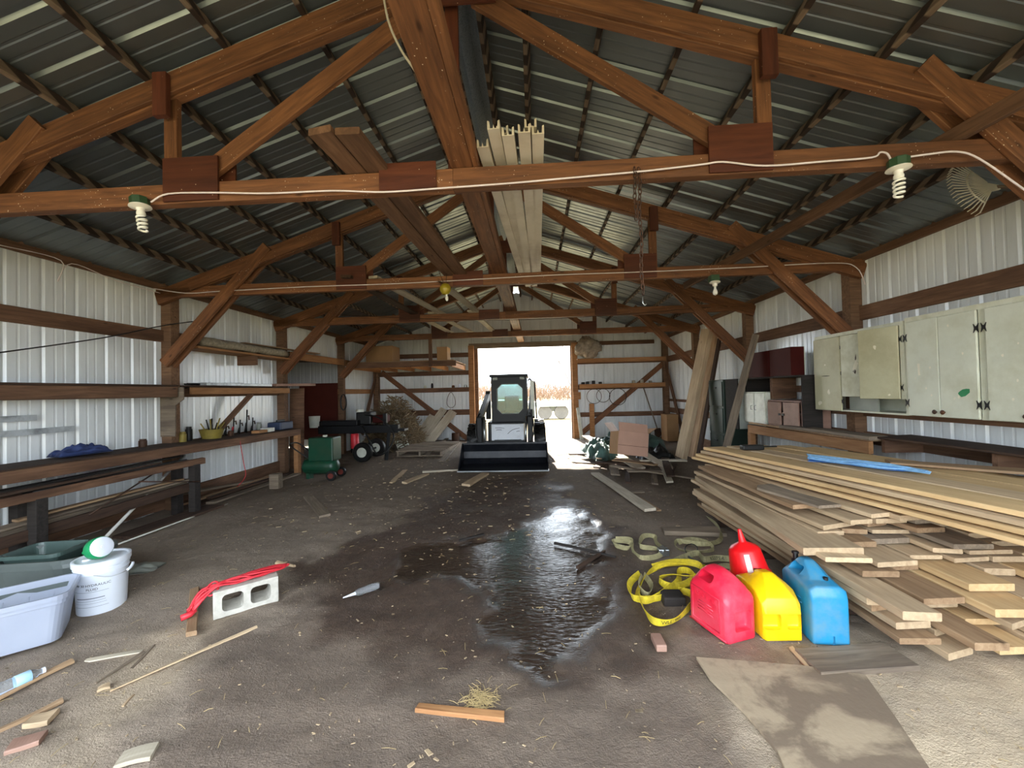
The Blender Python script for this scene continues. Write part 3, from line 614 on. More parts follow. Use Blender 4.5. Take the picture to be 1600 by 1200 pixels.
# wide board standing out at the near edge of the middle layers, thin slabs on it
brd('wide pale board jutting out toward the gas cans, midway up the stack', (2.40, 4.50, zm+.08), (2.29, 2.56, zm+.06), .34, .045, M['dust'], LG2, seed=5, rag=.04, skew=.05)
brd('rough-edged bark slab on the left shoulder of the lumber stack', (2.34, 4.40, z-.03), (2.40, 2.95, z-.03), .24, .03, M['brown'], LG2, seed=77, rag=.3)
brd('dark thin wedge of board lying on the left shoulder of the lumber stack', (2.36, 3.45, z-.004), (2.48, 2.85, z-.004), .18, .02, M['grey'], LG2, seed=99, rag=.3, nose=.6)
z += .006
for k in range(4):
    row(z, 2.30+.03*k, 2.96+.04*k, 4.82-.03*k, 2.02, 3.55 if k < 3 else 3.2, [M['tan'], M['tan'], M['dust']], 'long tan board in the top layers of the lumber stack', LG3, .07, (.20, .30), .036); z += .041
ztop = z-.02
# things on top of the stack
t = thing('staple_gun', 'small black tool lying on top of the lumber stack', 'tool', (2.75, 4.35, ztop)); boxat('body', (2.66, 4.32, ztop+.004), (2.88, 4.40, ztop+.055), M['black'], t, .012); boxat('lever', (2.88, 4.345, ztop+.03), (3.02, 4.37, ztop+.042), M['black'], t, .004)
M['bluestrap'] = plain('blue_webbing', (40, 104, 178), .75, var=.2, scale=30); M['bluel'] = plain('pale_blue_webbing', (130, 176, 214), .75, var=.2, scale=30)
def ribbon_data(pts, w, th, ups):
    vs, fs = [], []
    for i, p in enumerate(pts):
        d = (pts[min(i+1, len(pts)-1)]-pts[max(i-1, 0)]); d = d.normalized() if d.length > 1e-9 else Vector((1, 0, 0)); u = ups[i] if isinstance(ups, list) else Vector(ups)
        s_ = d.cross(u); s_ = s_.normalized() if s_.length > 1e-6 else Vector((1, 0, 0)); nrm = s_.cross(d)
        for a, b in ((-1, -1), (1, -1), (1, 1), (-1, 1)): vs.append(p+s_*(a*w/2)+nrm*(b*th/2))
    for i in range(len(pts)-1):
        for k in range(4): l = (k+1) % 4; fs.append((i*4+k, i*4+l, i*4+4+l, i*4+4+k))
    fs += [(3, 2, 1, 0), tuple(len(vs)-4+k for k in range(4))]; return vs, fs
def ribbon(name, pts, w, th, mat, parent=None, ups=(0, 0, 1)):
    vs, fs = ribbon_data(pts, w, th, ups); c = sum(pts, Vector())/len(pts); return mk(name, pydata(name, [v-c for v in vs], fs, mat), Matrix.Translation(c), parent)
t = thing('strap_bundle', 'blue webbing strap folded in a flat bundle on the lumber stack', 'strap', (3.1, 3.35, ztop))
for k in range(11):
    a = R.uniform(-.09, .09); pts = catmull([V(2.86, 3.62+a*.3, ztop+.008+k*.006), V(3.0, 3.48+a, ztop+.012+k*.004), V(3.16+R.uniform(-.05, .05), 3.30-a*.8, ztop+.010+k*.004), V(3.32, 3.12+a, ztop+.006+k*.003)], 5)
    ribbon('strap_fold', pts, .03, .003, M['bluestrap'] if k < 4 else M['bluel'], t, ups=Vector((R.uniform(-.8, .8), R.uniform(-.3, .3), 1)))
brd('short brown board lying crosswise on the far right of the lumber stack', (3.45, 3.55, ztop+.012), (4.1, 3.05, ztop+.012), .18, .02, M['brown'], LG3, seed=31, rag=.2)
# ================================================================ foreground: cans, straps, tubs, bucket, block, scraps
def bake(bm_or_me, mods, cutters=(), mat=None, smooth=True, sharp=35):
    me = bm_or_me
    o = bpy.data.objects.new('work', me); COL.objects.link(o); tmp = [o]
    for kind, kw in mods:
        m = o.modifiers.new(kind.lower(), kind)
        for k, v in kw.items(): setattr(m, k, v)
    for cme in cutters:
        c = bpy.data.objects.new('cut', cme); COL.objects.link(c); tmp.append(c); m = o.modifiers.new('b', 'BOOLEAN'); m.operation = 'DIFFERENCE'; m.object = c; m.solver = 'EXACT'
    dg = bpy.context.evaluated_depsgraph_get(); r = bpy.data.meshes.new_from_object(o.evaluated_get(dg))
    for x in tmp: bpy.data.objects.remove(x)
    r.materials.clear()
    if mat: r.materials.append(mat)
    if smooth:
        r.polygons.foreach_set('use_smooth', [True]*len(r.polygons)); r.set_sharp_from_angle(angle=math.radians(sharp))
    return r
def cut_box(cx, cy, cz, sx, sy, sz, bev=.012):
    bm = bmesh.new(); bmesh.ops.create_cube(bm, size=1); bmesh.ops.scale(bm, vec=(sx, sy, sz), verts=bm.verts)
    bmesh.ops.bevel(bm, geom=bm.edges[:], offset=bev, segments=3, affect='EDGES', profile=.5); bmesh.ops.translate(bm, vec=(cx, cy, cz), verts=bm.verts); return from_bm('cut', bm)
def can_mesh(Wd, st, mat, cuts, bev=.022):
    bm = bmesh.new(); rings = []
    for (y, zs, zt, wt, wb) in st:
        rings.append([bm.verts.new(p) for p in ((-wb/2, y, 0), (wb/2, y, 0), (wb/2, y, zs), (wt/2, y, zt), (-wt/2, y, zt), (-wb/2, y, zs))])
    for a, b in zip(rings, rings[1:]):
        for k in range(6): l = (k+1) % 6; bm.faces.new((a[k], a[l], b[l], b[k]))
    bm.faces.new(rings[0][::-1]); bm.faces.new(rings[-1])
    return bake(from_bm('can', bm), [('BEVEL', dict(width=bev, segments=4, limit_method='ANGLE', angle_limit=.35))], cuts, mat, True, 50)
M['redp'] = plain('faded_red_plastic', (222, 34, 62), .38, var=.06, scale=4, dirt=(240, 150, 168), dirt_amt=.25); M['yelp'] = plain('yellow_plastic', (246, 196, 10), .35, var=.05, scale=5, dirt=(190, 150, 40), dirt_amt=.35)
M['blup'] = plain('dusty_blue_plastic', (28, 132, 178), .4, var=.08, scale=5, dirt=(120, 142, 142), dirt_amt=.55); M['redb'] = plain('bright_red_plastic', (226, 20, 26), .35, var=.04)
M['label'] = plain('pale_label', (226, 214, 214), .5)
def Mz(x, y, z, a): return Matrix.Translation((x, y, z)) @ Matrix.Rotation(a, 4, 'Z')
# red can
T = Mz(1.612, 2.565, floor_h(1.6, 2.5), .36); t = mk('gas_can', None, T); tag(t, 'faded red plastic gas can with a moulded grip and raised lettering', 'gas can', 'plastic fuel cans')
st = [(-.155, .225, .235, .15, .205), (-.13, .265, .285, .14, .22), (-.07, .275, .345, .10, .22), (.0, .275, .375, .075, .22), (.07, .27, .372, .07, .22), (.12, .262, .325, .08, .22), (.155, .235, .25, .12, .205)]
mk('body', can_mesh(.22, st, M['redp'], [cut_box(0, .035, .318, .4, .115, .045, .016), cut_box(.008, -.165, .125, .12, .10, .115, .014)]), T, t)
lt = text_mesh('GASOLINE', .036, M['redp'], .0012); mk('raised_lettering', lt, T @ Matrix(((0, 0, -1, -.1105), (-1, 0, 0, .01), (0, 1, 0, .205), (0, 0, 0, 1))), t)
for zz, ln in ((.168, .10), (.150, .12), (.132, .11), (.114, .12)): vs, fs = tube_data([(-.1105, .01-ln/2, zz), (-.1105, .01+ln/2, zz)], .003, 5); mk('raised_line', pydata('rim', vs, fs, M['redp'], True), T, t)
vs, fs = tube_data([(-.110, -.10, .045), (-.110, .115, .045), (-.110, .115, .24), (-.110, -.10, .24)], .004, 6, True); mk('panel_rim', pydata('rim', vs, fs, M['redp'], True), T, t)
vs, fs = tube_data([(-.108, -.145, .018), (-.108, .145, .018)], .006, 6); mk('foot_rim', pydata('rim', vs, fs, M['redp'], True), T, t)
mk('filler_cap', lathe_mesh([(0, 0), (.028, 0), (.03, .03), (.024, .036), (0, .036)], M['black'], 14), T @ Matrix.Translation((0, .13, .27)) @ Matrix.Rotation(-.5, 4, 'X'), t)
# yellow can
T = Mz(1.905, 2.60, floor_h(1.9, 2.5), .03); t = mk('gas_can', None, T); tag(t, 'yellow plastic fuel can standing between the red and the blue can', 'gas can', 'plastic fuel cans')
st = [(-.165, .10, .16, .20, .20), (-.145, .20, .235, .17, .225), (-.08, .255, .30, .10, .232), (-.02, .262, .335, .06, .235), (.05, .262, .325, .055, .235), (.10, .262, .27, .12, .235), (.155, .24, .25, .14, .21)]
mk('body', can_mesh(.23, st, M['yelp'], [cut_box(-.062, -.175, .11, .095, .09, .09, .012), cut_box(.062, -.175, .11, .085, .09, .09, .012), cut_box(0, .07, .30, .4, .07, .03, .01)], .03), T, t)
mk('filler_cap', lathe_mesh([(0, 0), (.028, 0), (.03, .03), (.024, .036), (0, .036)], M['black'], 14), T @ Matrix.Translation((.02, .125, .262)), t)
# blue can
T = Mz(2.165, 2.565, floor_h(2.17, 2.5), -.10); t = mk('gas_can', None, T); tag(t, 'dusty blue plastic can with a black spout against the lumber stack', 'gas can', 'plastic fuel cans')
st = [(-.17, .25, .275, .14, .185), (-.15, .30, .325, .13, .20), (-.085, .305, .33, .12, .20), (-.06, .305, .345, .085, .20), (.03, .31, .405, .055, .20), (.09, .31, .405, .055, .20), (.13, .31, .35, .08, .20), (.17, .28, .31, .10, .19)]
mk('body', can_mesh(.20, st, M['blup'], [cut_box(0, .05, .348, .4, .11, .05, .014), cut_box(.01, -.175, .03, .012, .03, .05, .004)], .026), T, t)
mk('vent_cap', lathe_mesh([(0, 0), (.014, 0), (.013, .016), (0, .018)], M['black'], 10), T @ Matrix.Translation((.03, -.075, .33)), t)
sp = mk('spout', lathe_mesh([(0, 0), (.026, 0), (.026, .025), (.016, .03), (.014, .06), (.02, .062), (.02, .075), (0, .076)], M['black'], 14), T @ Matrix.Translation((-.02, .14, .335)) @ Matrix.Rotation(-.15, 4, 'X'), t)
for zz, ln in ((.21, .12), (.185, .14), (.16, .10), (.135, .13)): vs, fs = tube_data([(-.1, -ln/2, zz), (-.1, ln/2, zz)], .003, 5); mk('raised_line', pydata('rim', vs, fs, M['blup'], True), T, t)
# red funnel turned mouth down behind the yellow can
fz = .225; T = Matrix.Translation((1.925, 2.82, fz)) @ Matrix.Rotation(-.16, 4, 'Y') @ Matrix.Rotation(-.12, 4, 'X') @ Matrix.Scale(1.06, 4); t = mk('funnel', None, T); tag(t, 'bright red plastic funnel turned mouth down behind the yellow can', 'funnel')
mk('cone', lathe_mesh([(.118, 0), (.122, 0), (.122, .012), (.112, .016), (.092, .15), (.074, .172), (.026, .195), (.022, .20), (.010, .275), (.007, .275), (.016, .20), (.07, .166), (.088, .146), (.108, .012)], M['redb'], 28), T, t)
lb = pydata('lab', [(-.0165, 0, 0), (.0165, 0, 0), (.0145, .021, .125), (-.0145, .021, .125)], [(0, 1, 2, 3)], M['label']); mk('price_label', lb, T @ Matrix.Rotation(-.35, 4, 'Z') @ Matrix.Translation((0, -.1145, .018)), t)
mk('barcode', pydata('bar', [(-.012, 0, 0), (.012, 0, 0), (.012, .002, .012), (-.012, .002, .012)], [(0, 1, 2, 3)], M['black']), T @ Matrix.Rotation(-.35, 4, 'Z') @ Matrix.Translation((0, -.1135, .028)), t)
o = boxat('battery_box', (1.86, 2.76, 0), (2.02, 2.90, .222), M['black'], None, .012); tag(o, 'dark plastic box under the red funnel, behind the fuel cans', 'box')
# ---- ratchet straps
M['ystrap'] = plain('yellow_webbing', (198, 176, 34), .8, var=.15, scale=40, dirt=(140, 122, 50), dirt_amt=.5); M['ostrap'] = plain('dirty_olive_webbing', (150, 142, 104), .85, var=.15, scale=30, dirt=(96, 88, 66), dirt_amt=.6)
M['ink'] = plain('black_print', (34, 32, 26), .7); M['chrome'] = plain('dull_chrome', (170, 174, 174), .3, metal=.9)
def path(pxz, k=6): return catmull([onz(x, y, z)+Vector((0, 0, 0)) for x, y, z in pxz], k)
def edge_ups(pts, lean=.25):
    out = []
    for i in range(len(pts)):
        d = (pts[min(i+1, len(pts)-1)]-pts[max(i-1, 0)]).normalized(); out.append((d.cross(Vector((0, 0, 1)))+Vector((0, 0, lean*(1+math.sin(i*.35))))).normalized())
    return out
def text_on(parent, txt, size, pts, ups, s0, mat, off=.003, flip=False):
    me = text_mesh(txt, size, mat, .0004, 'LEFT'); L = [0.0]
    for a, b in zip(pts, pts[1:]): L.append(L[-1]+(b-a).length)
    def f(c):
        s_ = s0+c.x if not flip else s0-c.x; i = max(0, min(len(pts)-2, next((k for k in range(len(L)-1) if L[k+1] >= s_), len(pts)-2))); q = (s_-L[i])/max(1e-6, L[i+1]-L[i])
        p = pts[i].lerp(pts[i+1], q); d = (pts[i+1]-pts[i]).normalized(); u = ups[i]; sd = d.cross(u).normalized(); n = sd.cross(d)
        return p + sd*(-c.y if not flip else c.y) + n*(off+c.z)
    mk('print', bend_mesh(me, f), None, parent)
t = thing('ratchet_strap', 'bright yellow webbing strap looped on the wet floor by the red can', 'strap', onz(1040, 920))
p1 = path([(1102, 886, .05), (1075, 882, .07), (1040, 882, .08), (1020, 890, .06), (1004, 905, .05), (996, 930, .03), (1012, 938, .03), (1040, 924, .04), (1060, 908, .05), (1062, 892, .05), (1078, 893, .05), (1086, 910, .04), (1060, 922, .04), (1030, 934, .03), (990, 934, .03), (984, 912, .04), (1000, 896, .05)], 5)
ribbon('webbing', p1, .048, .003, M['ystrap'], t, edge_ups(p1, .5))
p7 = path([(1020, 886, .07), (1050, 878, .09), (1085, 880, .09), (1098, 890, .07), (1080, 900, .06), (1050, 898, .06), (1030, 905, .05), (1046, 916, .04), (1072, 912, .04), (1090, 900, .04)], 5); ribbon('webbing', p7, .05, .004, M['ystrap'], t, edge_ups(p7, .9))
p8 = path([(1006, 898, .05), (1018, 915, .03), (1012, 930, .03), (998, 916, .05), (1004, 900, .06)], 5); ribbon('webbing', p8, .045, .003, M['ostrap'], t, edge_ups(p8, .3))
p2 = path([(1000, 934, .03), (1006, 952, .03), (1018, 968, .03), (1036, 973, .03), (1056, 968, .035), (1074, 952, .035), (1083, 938, .035), (1078, 927, .035), (1060, 922, .035)], 6); u2 = [-u for u in edge_ups(p2, -.25)]
ribbon('webbing', p2, .048, .003, M['ystrap'], t, u2)
L2 = sum((b-a).length for a, b in zip(p2, p2[1:]))
text_on(t, 'WLL  WLL', .036, p2, [-u for u in u2], L2*.36, M['ink'], .0024)
t = thing('ratchet_strap', 'dirty olive strap with a chrome ratchet buckle beside the puddle', 'strap', onz(1000, 860))
p3 = path([(962, 842, .05), (985, 843, .06), (982, 856, .03), (962, 852, .02), (960, 845, .04), (985, 848, .05), (990, 862, .02), (1003, 872, .02), (1030, 868, .03), (1028, 858, .05), (1000, 853, .06), (1005, 838, .07), (1022, 838, .06), (1026, 848, .05), (1034, 856, .05)], 5)
ribbon('webbing', p3, .045, .003, M['ostrap'], t, edge_ups(p3, .7))
c = onz(1037, 862, .04); rt = boxat('ratchet_frame', c-V(.05, .035, .03), c+V(.04, .035, .03), M['chrome'], t, .006); mk('ratchet_spool', lathe_mesh([(0, -.045), (.02, -.045), (.02, .045), (0, .045)], M['chrome'], 12), axis_frame(c+V(0, 0, .015), (0, 1, .2)), rt)
t = thing('ratchet_strap', 'long dirty olive strap with printed lettering behind the red can', 'strap', onz(1120, 870))
p4 = path([(1060, 848, .05), (1080, 842, .05), (1105, 848, .05), (1115, 858, .04), (1090, 862, .04), (1060, 858, .03), (1058, 845, .05), (1095, 850, .06), (1122, 846, .05), (1127, 832, .05), (1118, 818, .06), (1105, 808, .07)], 5); ribbon('webbing', p4, .04, .003, M['ostrap'], t, edge_ups(p4, .6))
p5 = path([(1052, 878, .05), (1070, 870, .05), (1090, 864, .06), (1100, 874, .06), (1120, 872, .05), (1150, 874, .05), (1168, 876, .04)], 6); u5 = [(-u if u.y > 0 else u) for u in edge_ups(p5, .35)]
ribbon('webbing', p5, .048, .003, M['ostrap'], t, u5)
L5 = sum((b-a).length for a, b in zip(p5, p5[1:])); text_on(t, 'KEEPER', .04, p5, u5, L5*.62, M['ink'], .0022)
p6 = path([(1118, 888, .03), (1135, 884, .04), (1152, 890, .03), (1165, 898, .03)], 5); ribbon('webbing', p6, .045, .003, M['ostrap'], t, edge_ups(p6, .6))
hk = tube('hook', [onz(x, y, z) for x, y, z in ((1076, 870, .07), (1088, 878, .07), (1098, 890, .06), (1106, 900, .05))], .009, M['black'], t, 8); tube('hook_ring', [onz(1080+10*math.cos(a), 858+8*math.sin(a), .05) for a in [k*math.pi/6 for k in range(12)]], .005, M['black'], t, 6, True)
# ---- plastic tubs
def tub_mesh(L, Wd, H, mat, rc=.07, taper=.86, th=.004, lip=.022):
    def loop(l, w, r, z):
        out = []; r = min(r, l/2-.001, w/2-.001)
        for cx, cy, a0 in ((l/2-r, w/2-r, 0), (-l/2+r, w/2-r, 90), (-l/2+r, -w/2+r, 180), (l/2-r, -w/2+r, 270)):
            for k in range(6): a = math.radians(a0+k*18); out.append((cx+r*math.cos(a), cy+r*math.sin(a), z))
        return out
    tp = taper
    loops = [loop(L*tp, Wd*tp, rc*.8, 0), loop(L*(tp+(1-tp)*.78), Wd*(tp+(1-tp)*.78), rc*.9, H*.80), loop(L*(tp+(1-tp)*.78)+.014, Wd*(tp+(1-tp)*.78)+.014, rc*.9, H*.81), loop(L, Wd, rc, H-.03), loop(L+lip, Wd+lip, rc+.01, H-.03), loop(L+lip, Wd+lip, rc+.01, H), loop(L-2*th, Wd-2*th, rc, H), loop(L*tp-2*th, Wd*tp-2*th, rc*.8, th*2)]
    vs = [v for l in loops for v in l]; n = 24; fs = [tuple(range(n-1, -1, -1)), tuple(7*n+k for k in range(n))]
    for i in range(7): fs += [(i*n+k, i*n+(k+1) % n, (i+1)*n+(k+1) % n, (i+1)*n+k) for k in range(n)]
    return pydata('tub', vs, fs, mat)
s = NT('clear_milky_plastic'); M['milky'] = s.set(color=s.mix(s.noise(s.coord(), 5, 4), s2l((204, 210, 224)), s2l((182, 190, 208))), rough=.32, trans=.45, ior=1.25)
M['grlid'] = plain('smoky_green_plastic', (70, 88, 84), .4); M['dktub'] = plain('dark_grey_plastic', (86, 94, 92), .42)
a = onz(92, 1003); b = onz(0, 1029); dv = (b-a).normalized(); pv = Vector((dv.y, -dv.x, 0)); pv = pv if pv.y > 0 else -pv
cc = a+dv*.235+pv*.165; ang = math.atan2(dv.y, dv.x)
t = thing('storage_tub', 'translucent milky storage tub with a grey rim band in the left foreground', 'tub', (cc.x, cc.y, .01)); mk('body', tub_mesh(.56, .40, .29, M['milky']), Mz(cc.x, cc.y, .012, ang), t)
vs, fs = ribbon_data([Vector(v) for v in [(x, y, .232) for x, y in ((.272, .14), (.275, -.14), (.255, -.19), (0, -.197), (-.255, -.19))]], .03, .012, [Vector((1, 0, 0)), Vector((1, 0, 0)), Vector((.7, -.7, 0)), Vector((0, -1, 0)), Vector((0, -1, 0))]); mk('rim_band', pydata('band', vs, fs, M['dktub']), Mz(cc.x, cc.y, .012, ang), t)
for k in (-.16, -.05, .06, .17): vs, fs = tube_data([(k, -.172, .02), (k, -.188, .2)], .004, 6); mk('side_rib', pydata('rib', vs, fs, M['milky'], True), Mz(cc.x, cc.y, .012, ang), t)
c2 = onz(20, 905, .1); t = thing('storage_tub', 'dark smoky plastic tub with a rounded end behind the milky tub', 'tub', (-3.22, 2.95, .01)); mk('body', tub_mesh(.70, .42, .33, M['dktub'], .19), Mz(-3.25, 2.93, .01, .15), t)
o = mk('tub_insert', tub_mesh(.40, .30, .10, M['grlid'], .05), Mz(-3.36, 2.95, .26, .15)); tag(o, 'green plastic tray sitting inside the dark smoky tub', 'tray')
# ---- bucket
M['bwhite'] = plain('white_bucket_plastic', (224, 230, 240), .4, var=.03, scale=3); M['printg'] = plain('grey_print', (120, 126, 140), .6); M['printd'] = plain('dark_print', (44, 46, 56), .6)
bx, by = -2.70, 2.775; bz = floor_h(bx, by); T = Mz(bx, by, bz, 0)
t = mk('bucket', None, T); tag(t, 'white lidded pail of hydraulic fluid with a wire handle', 'bucket')
mk('body', lathe_mesh([(0, 0), (.130, 0), (.132, .006), (.142, .275), (.148, .278), (.148, .286), (.143, .288), (.144, .305), (.150, .308), (.150, .316), (.145, .318), (.146, .348), (0, .348)], M['bwhite'], 40), T, t)
ld = mk('lid', lathe_mesh([(.150, .330), (.157, .330), (.158, .366), (.150, .370), (.140, .368), (.136, .356), (0, .356)], M['bwhite'], 40), T, t); mk('pour_spout', lathe_mesh([(0, .356), (.026, .356), (.024, .368), (0, .368)], M['bwhite'], 16), T @ Matrix.Translation((-.06, -.05, 0)), ld)
def wrap(me, rad, ang, z0, z1sl=.036):
    return bend_mesh(me, lambda c: Vector(((rad+(z0+c.y)*z1sl+.0012+c.z)*math.cos(ang+c.x/rad), (rad+(z0+c.y)*z1sl+.0012+c.z)*math.sin(ang+c.x/rad), z0+c.y)))
fa = math.atan2(0-by, EYE.x-bx)-.38
for tx, sz, z0, mt_ in (('W 30 HYDRAULIC', .023, .212, 'printd'), ('FLUID', .023, .183, 'printd')):
    me = text_mesh(tx, sz, M[mt_], .0004); mk('print', wrap(me, .1318, fa, z0), T, t)
for z0, ln, h in ((.165, .20, .002), (.118, .16, .006), (.102, .17, .002), (.06, .20, .002), (.085, .18, .0015)):
    n = 14; vs = []
    for k in range(n): a_ = fa-.12+(k/(n-1)-.5)*ln/.135; rr = .1315+z0*.036+.0022; vs += [(rr*math.cos(a_), rr*math.sin(a_), z0), (rr*math.cos(a_), rr*math.sin(a_), z0+h)]
    mk('print', pydata('print', vs, [(2*k, 2*k+2, 2*k+3, 2*k+1) for k in range(n-1)], M['printg']), T, t)
ha = fa+1.0; e1 = V(.152*math.cos(ha+.6), .152*math.sin(ha+.6), .30); e2 = V(.152*math.cos(ha-.9), .152*math.sin(ha-.9), .285)
hp = catmull([e2, V(.19*math.cos(ha-.4), .19*math.sin(ha-.4), .262), V(.215*math.cos(ha), .215*math.sin(ha), .275), V(.20*math.cos(ha+.3), .20*math.sin(ha+.3), .30), e1], 6); vs, fs = tube_data(hp, .0022, 6); hd = mk('bail', pydata('bail', vs, fs, M['chrome'], True), T, t)
vs, fs = tube_data(hp[12:20], .009, 8); mk('grip', pydata('grip', vs, fs, M['bwhite'], True), T, hd)
# green jug-funnel lying on the pail
M['greenp'] = plain('green_plastic', (20, 140, 84), .35, var=.06); M['lidw'] = plain('white_plastic_disc', (226, 232, 244), .4, var=.03)
p0 = V(bx-.13, by-.01, bz+.395); p1_ = V(bx+.06, by-.05, bz+.455); ax = (p1_-p0).normalized(); T = axis_frame(p0, ax)
t = mk('funnel', None, T); tag(t, 'green funnel with a white disc lid lying on the white pail', 'funnel')
mk('cone', lathe_mesh([(0, 0), (.012, 0), (.016, .08), (.045, .11), (.07, .13), (.076, .14), (.076, .19), (.072, .197), (.0, .197)], M['greenp'], 26), T, t)
mk('disc_lid', lathe_mesh([(0, 0), (.068, 0), (.069, .006), (.064, .009), (.012, .009), (.010, .013), (0, .013)], M['lidw'], 26), axis_frame(p0+ax*.197, ax), t)
# ---- concrete block with a red cord on it
M['conc'] = plain('pale_concrete', (190, 186, 176), .9, var=.12, scale=22, bump=.5, dirt=(150, 142, 130))
a = onz(333, 967); b = onz(428, 939); dx = (b-a).normalized(); dy = Vector((-dx.y, dx.x, 0)); cz = floor_h(-1.6, 2.6)
T = Matrix(((dx.x, dy.x, 0, a.x), (dx.y, dy.y, 0, a.y), (0, 0, 1, cz), (0, 0, 0, 1)))
bm = bmesh.new(); bmesh.ops.create_cube(bm, size=1); bmesh.ops.scale(bm, vec=(.39, .19, .185), verts=bm.verts); bmesh.ops.translate(bm, vec=(.195, .095, .0925), verts=bm.verts)
cm = bake(from_bm('block', bm), [('BEVEL', dict(width=.006, segments=2))], [cut_box(.112, .09, .095, .125, .5, .115, .028), cut_box(.278, .09, .095, .125, .5, .115, .028)], M['conc'], False)
o = mk('concrete_block', cm, T); tag(o, 'pale concrete block with two hollow cores facing out, red cord on top', 'block')
M['redc'] = plain('red_cable', (206, 44, 56), .45, var=.08)
t = thing('extension_cord', 'red extension cord folded in loops over the concrete block', 'cord', T @ V(.19, .1, .19))
def bp(x, y, z): return T @ V(x, y, z)
for k in range(7):
    j = lambda s_=.02: R.uniform(-s_, s_)
    pts = catmull([bp(-.10+j(), .05+j(), .10+j()), bp(.02+j(.01), .05+j(), .20+.008*(k % 3)), bp(.14, .07+j(.03), .198+.010*(k % 4)), bp(.28, .09+j(.05), .198+.012*(k % 3)), bp(.43+j(), .12+j(.03), .205+j(.01)), bp(.44+j(), .15+j(.02), .207), bp(.25, .13+j(.03), .202+.010*(k % 3)), bp(.10, .10+j(.03), .203+.008*(k % 2)), bp(-.04+j(), .10+j(), .17+j(.02)), bp(-.13+j(), .06+j(), .09+j())], 5)
    tube('cord_loop', pts, .0065, M['redc'], t, 7)
pl = tube('plug', [bp(-.17, .02, .07), bp(-.12, .03, .075), bp(-.09, .04, .09)], [.02, .019, .012], M['redc'], t, 10)
tube('cord_wrap', [bp(-.0+.035*math.cos(q), .075+.05*math.sin(q)*.9, .19+.03*math.sin(q+.5)) for q in [k*.5236 for k in range(12)]], .0065, M['redc'], t, 7, True)
# ---- scraps of wood on the ground
def scrap(label, a, b, w, th, mat, cat='wood scrap', name='wood_scrap', lift=0.0, grp='wood scraps on the dirt', **k):
    p, q = onz(*a), onz(*b); hgt = max(floor_h(p.x, p.y), floor_h(q.x, q.y), floor_h((p.x+q.x)/2, (p.y+q.y)/2))-.004
    p.z = q.z = hgt+th/2+lift; return tag(plank(name, p, q, w, th, mat, **k), label, cat, grp)
scrap('short dirty board end beside the concrete block', (304, 925), (299, 995), .055, .03, M['brown'], rag=.15)
scrap('long thin pale strip running from the block toward the lower left', (402, 978), (172, 1078), .018, .008, M['dust'], rag=.4)
scrap('pale pointed splinter left of the block', (132, 1030), (223, 1014), .035, .008, M['pale'], rag=.5, nose=.9)
scrap('thin flat stick below the pointed splinter', (148, 1066), (226, 1016), .02, .008, M['grey'], rag=.3)
scrap('second thin flat stick next to the pointed splinter', (205, 1042), (240, 1005), .016, .006, M['grey'], rag=.3)
scrap('tan stick lying along the water bottle', (-20, 1104), (114, 1034), .028, .018, M['brown'], rag=.2)
scrap('brown stick under the small square block at lower left', (-20, 1152), (98, 1096), .028, .018, M['brown'], rag=.25)
scrap('small square board offcut at lower left', (45, 1130), (84, 1122), .075, .025, M['dust'], rag=.05)
scrap('flat offcut with a dark red end at the far lower left', (14, 1172), (68, 1156), .075, .022, M['pinkbr'], rag=.2)
scrap('small pale offcut lying between sticks', (152, 1078), (172, 1070), .045, .014, M['dust'], rag=.2)
scrap('pale flat chip of board at the bottom edge left of the wet patch', (185, 1192), (242, 1176), .085, .018, M['pale'], rag=.25)
scrap('tiny stick on the dry dirt above the pale flat chip', (192, 1100), (209, 1082), .012, .006, M['dust'])
scrap('red-brown flat board lying on the damp dirt in front', (652, 1108), (788, 1122), .045, .022, M['orange'], rag=.15)
scrap('short pale peg on the dirt above the red cord', (432, 881), (460, 887), .03, .02, M['dust'])
scrap('grey weathered plank lying behind the straps', (1036, 832), (1130, 834), .17, .045, M['grey'], lift=.0)
scrap('thin split sliver in front of the yellow can', (1236, 1014), (1268, 1052), .022, .012, M['dust'], rag=.3)
scrap('broad grey board end lying in the dirt in front of the blue can', (1262, 1040), (1408, 1030), .20, .03, M['grey'], rag=.12)
scrap('dark wet stick at the left edge of the puddle', (718, 848), (756, 838), .03, .02, M['char'], rag=.3)
scrap('dark wet branch lying in the right side of the puddle', (902, 888), (944, 862), .03, .025, M['dark'], rag=.4)
scrap('thin dark lath at the back of the puddle', (866, 850), (962, 872), .022, .02, M['char'], rag=.3)
scrap('grey board end on the dirt in front of the green tank', (482, 778), (508, 808), .13, .03, M['grey'])
scrap('short pointed pale scrap near the bucket of the loader', (612, 755), (633, 735), .10, .02, M['dust'], rag=.3, nose=.7)
scrap('split pale scrap left of the loader bucket', (632, 756), (666, 742), .11, .03, M['dust'], rag=.3)
scrap('tan board end sticking out from under the loader bucket', (728, 760), (758, 742), .15, .035, M['dust'])
scrap('long pale plank lying on the dirt right of the loader', (930, 742), (1016, 800), .15, .035, M['pale'], rag=.06)
scrap('narrow pale lath by the left side of the loader bucket', (660, 738), (716, 735), .07, .03, M['pale'])
scrap('weathered plank slanting beside the pallet', (690, 722), (716, 692), .14, .025, M['grey'])
scrap('long grey plank leaning toward the loader from the pallet', (664, 716), (706, 682), .12, .025, M['grey'], lift=.03)
scrap('thin lath lying on the dry dirt beside the long plank', (980, 770), (1006, 768), .05, .02, M['grey'])
scrap('weathered lath in the dirt near the board pile', (1000, 778), (1030, 798), .05, .02, M['brown'])
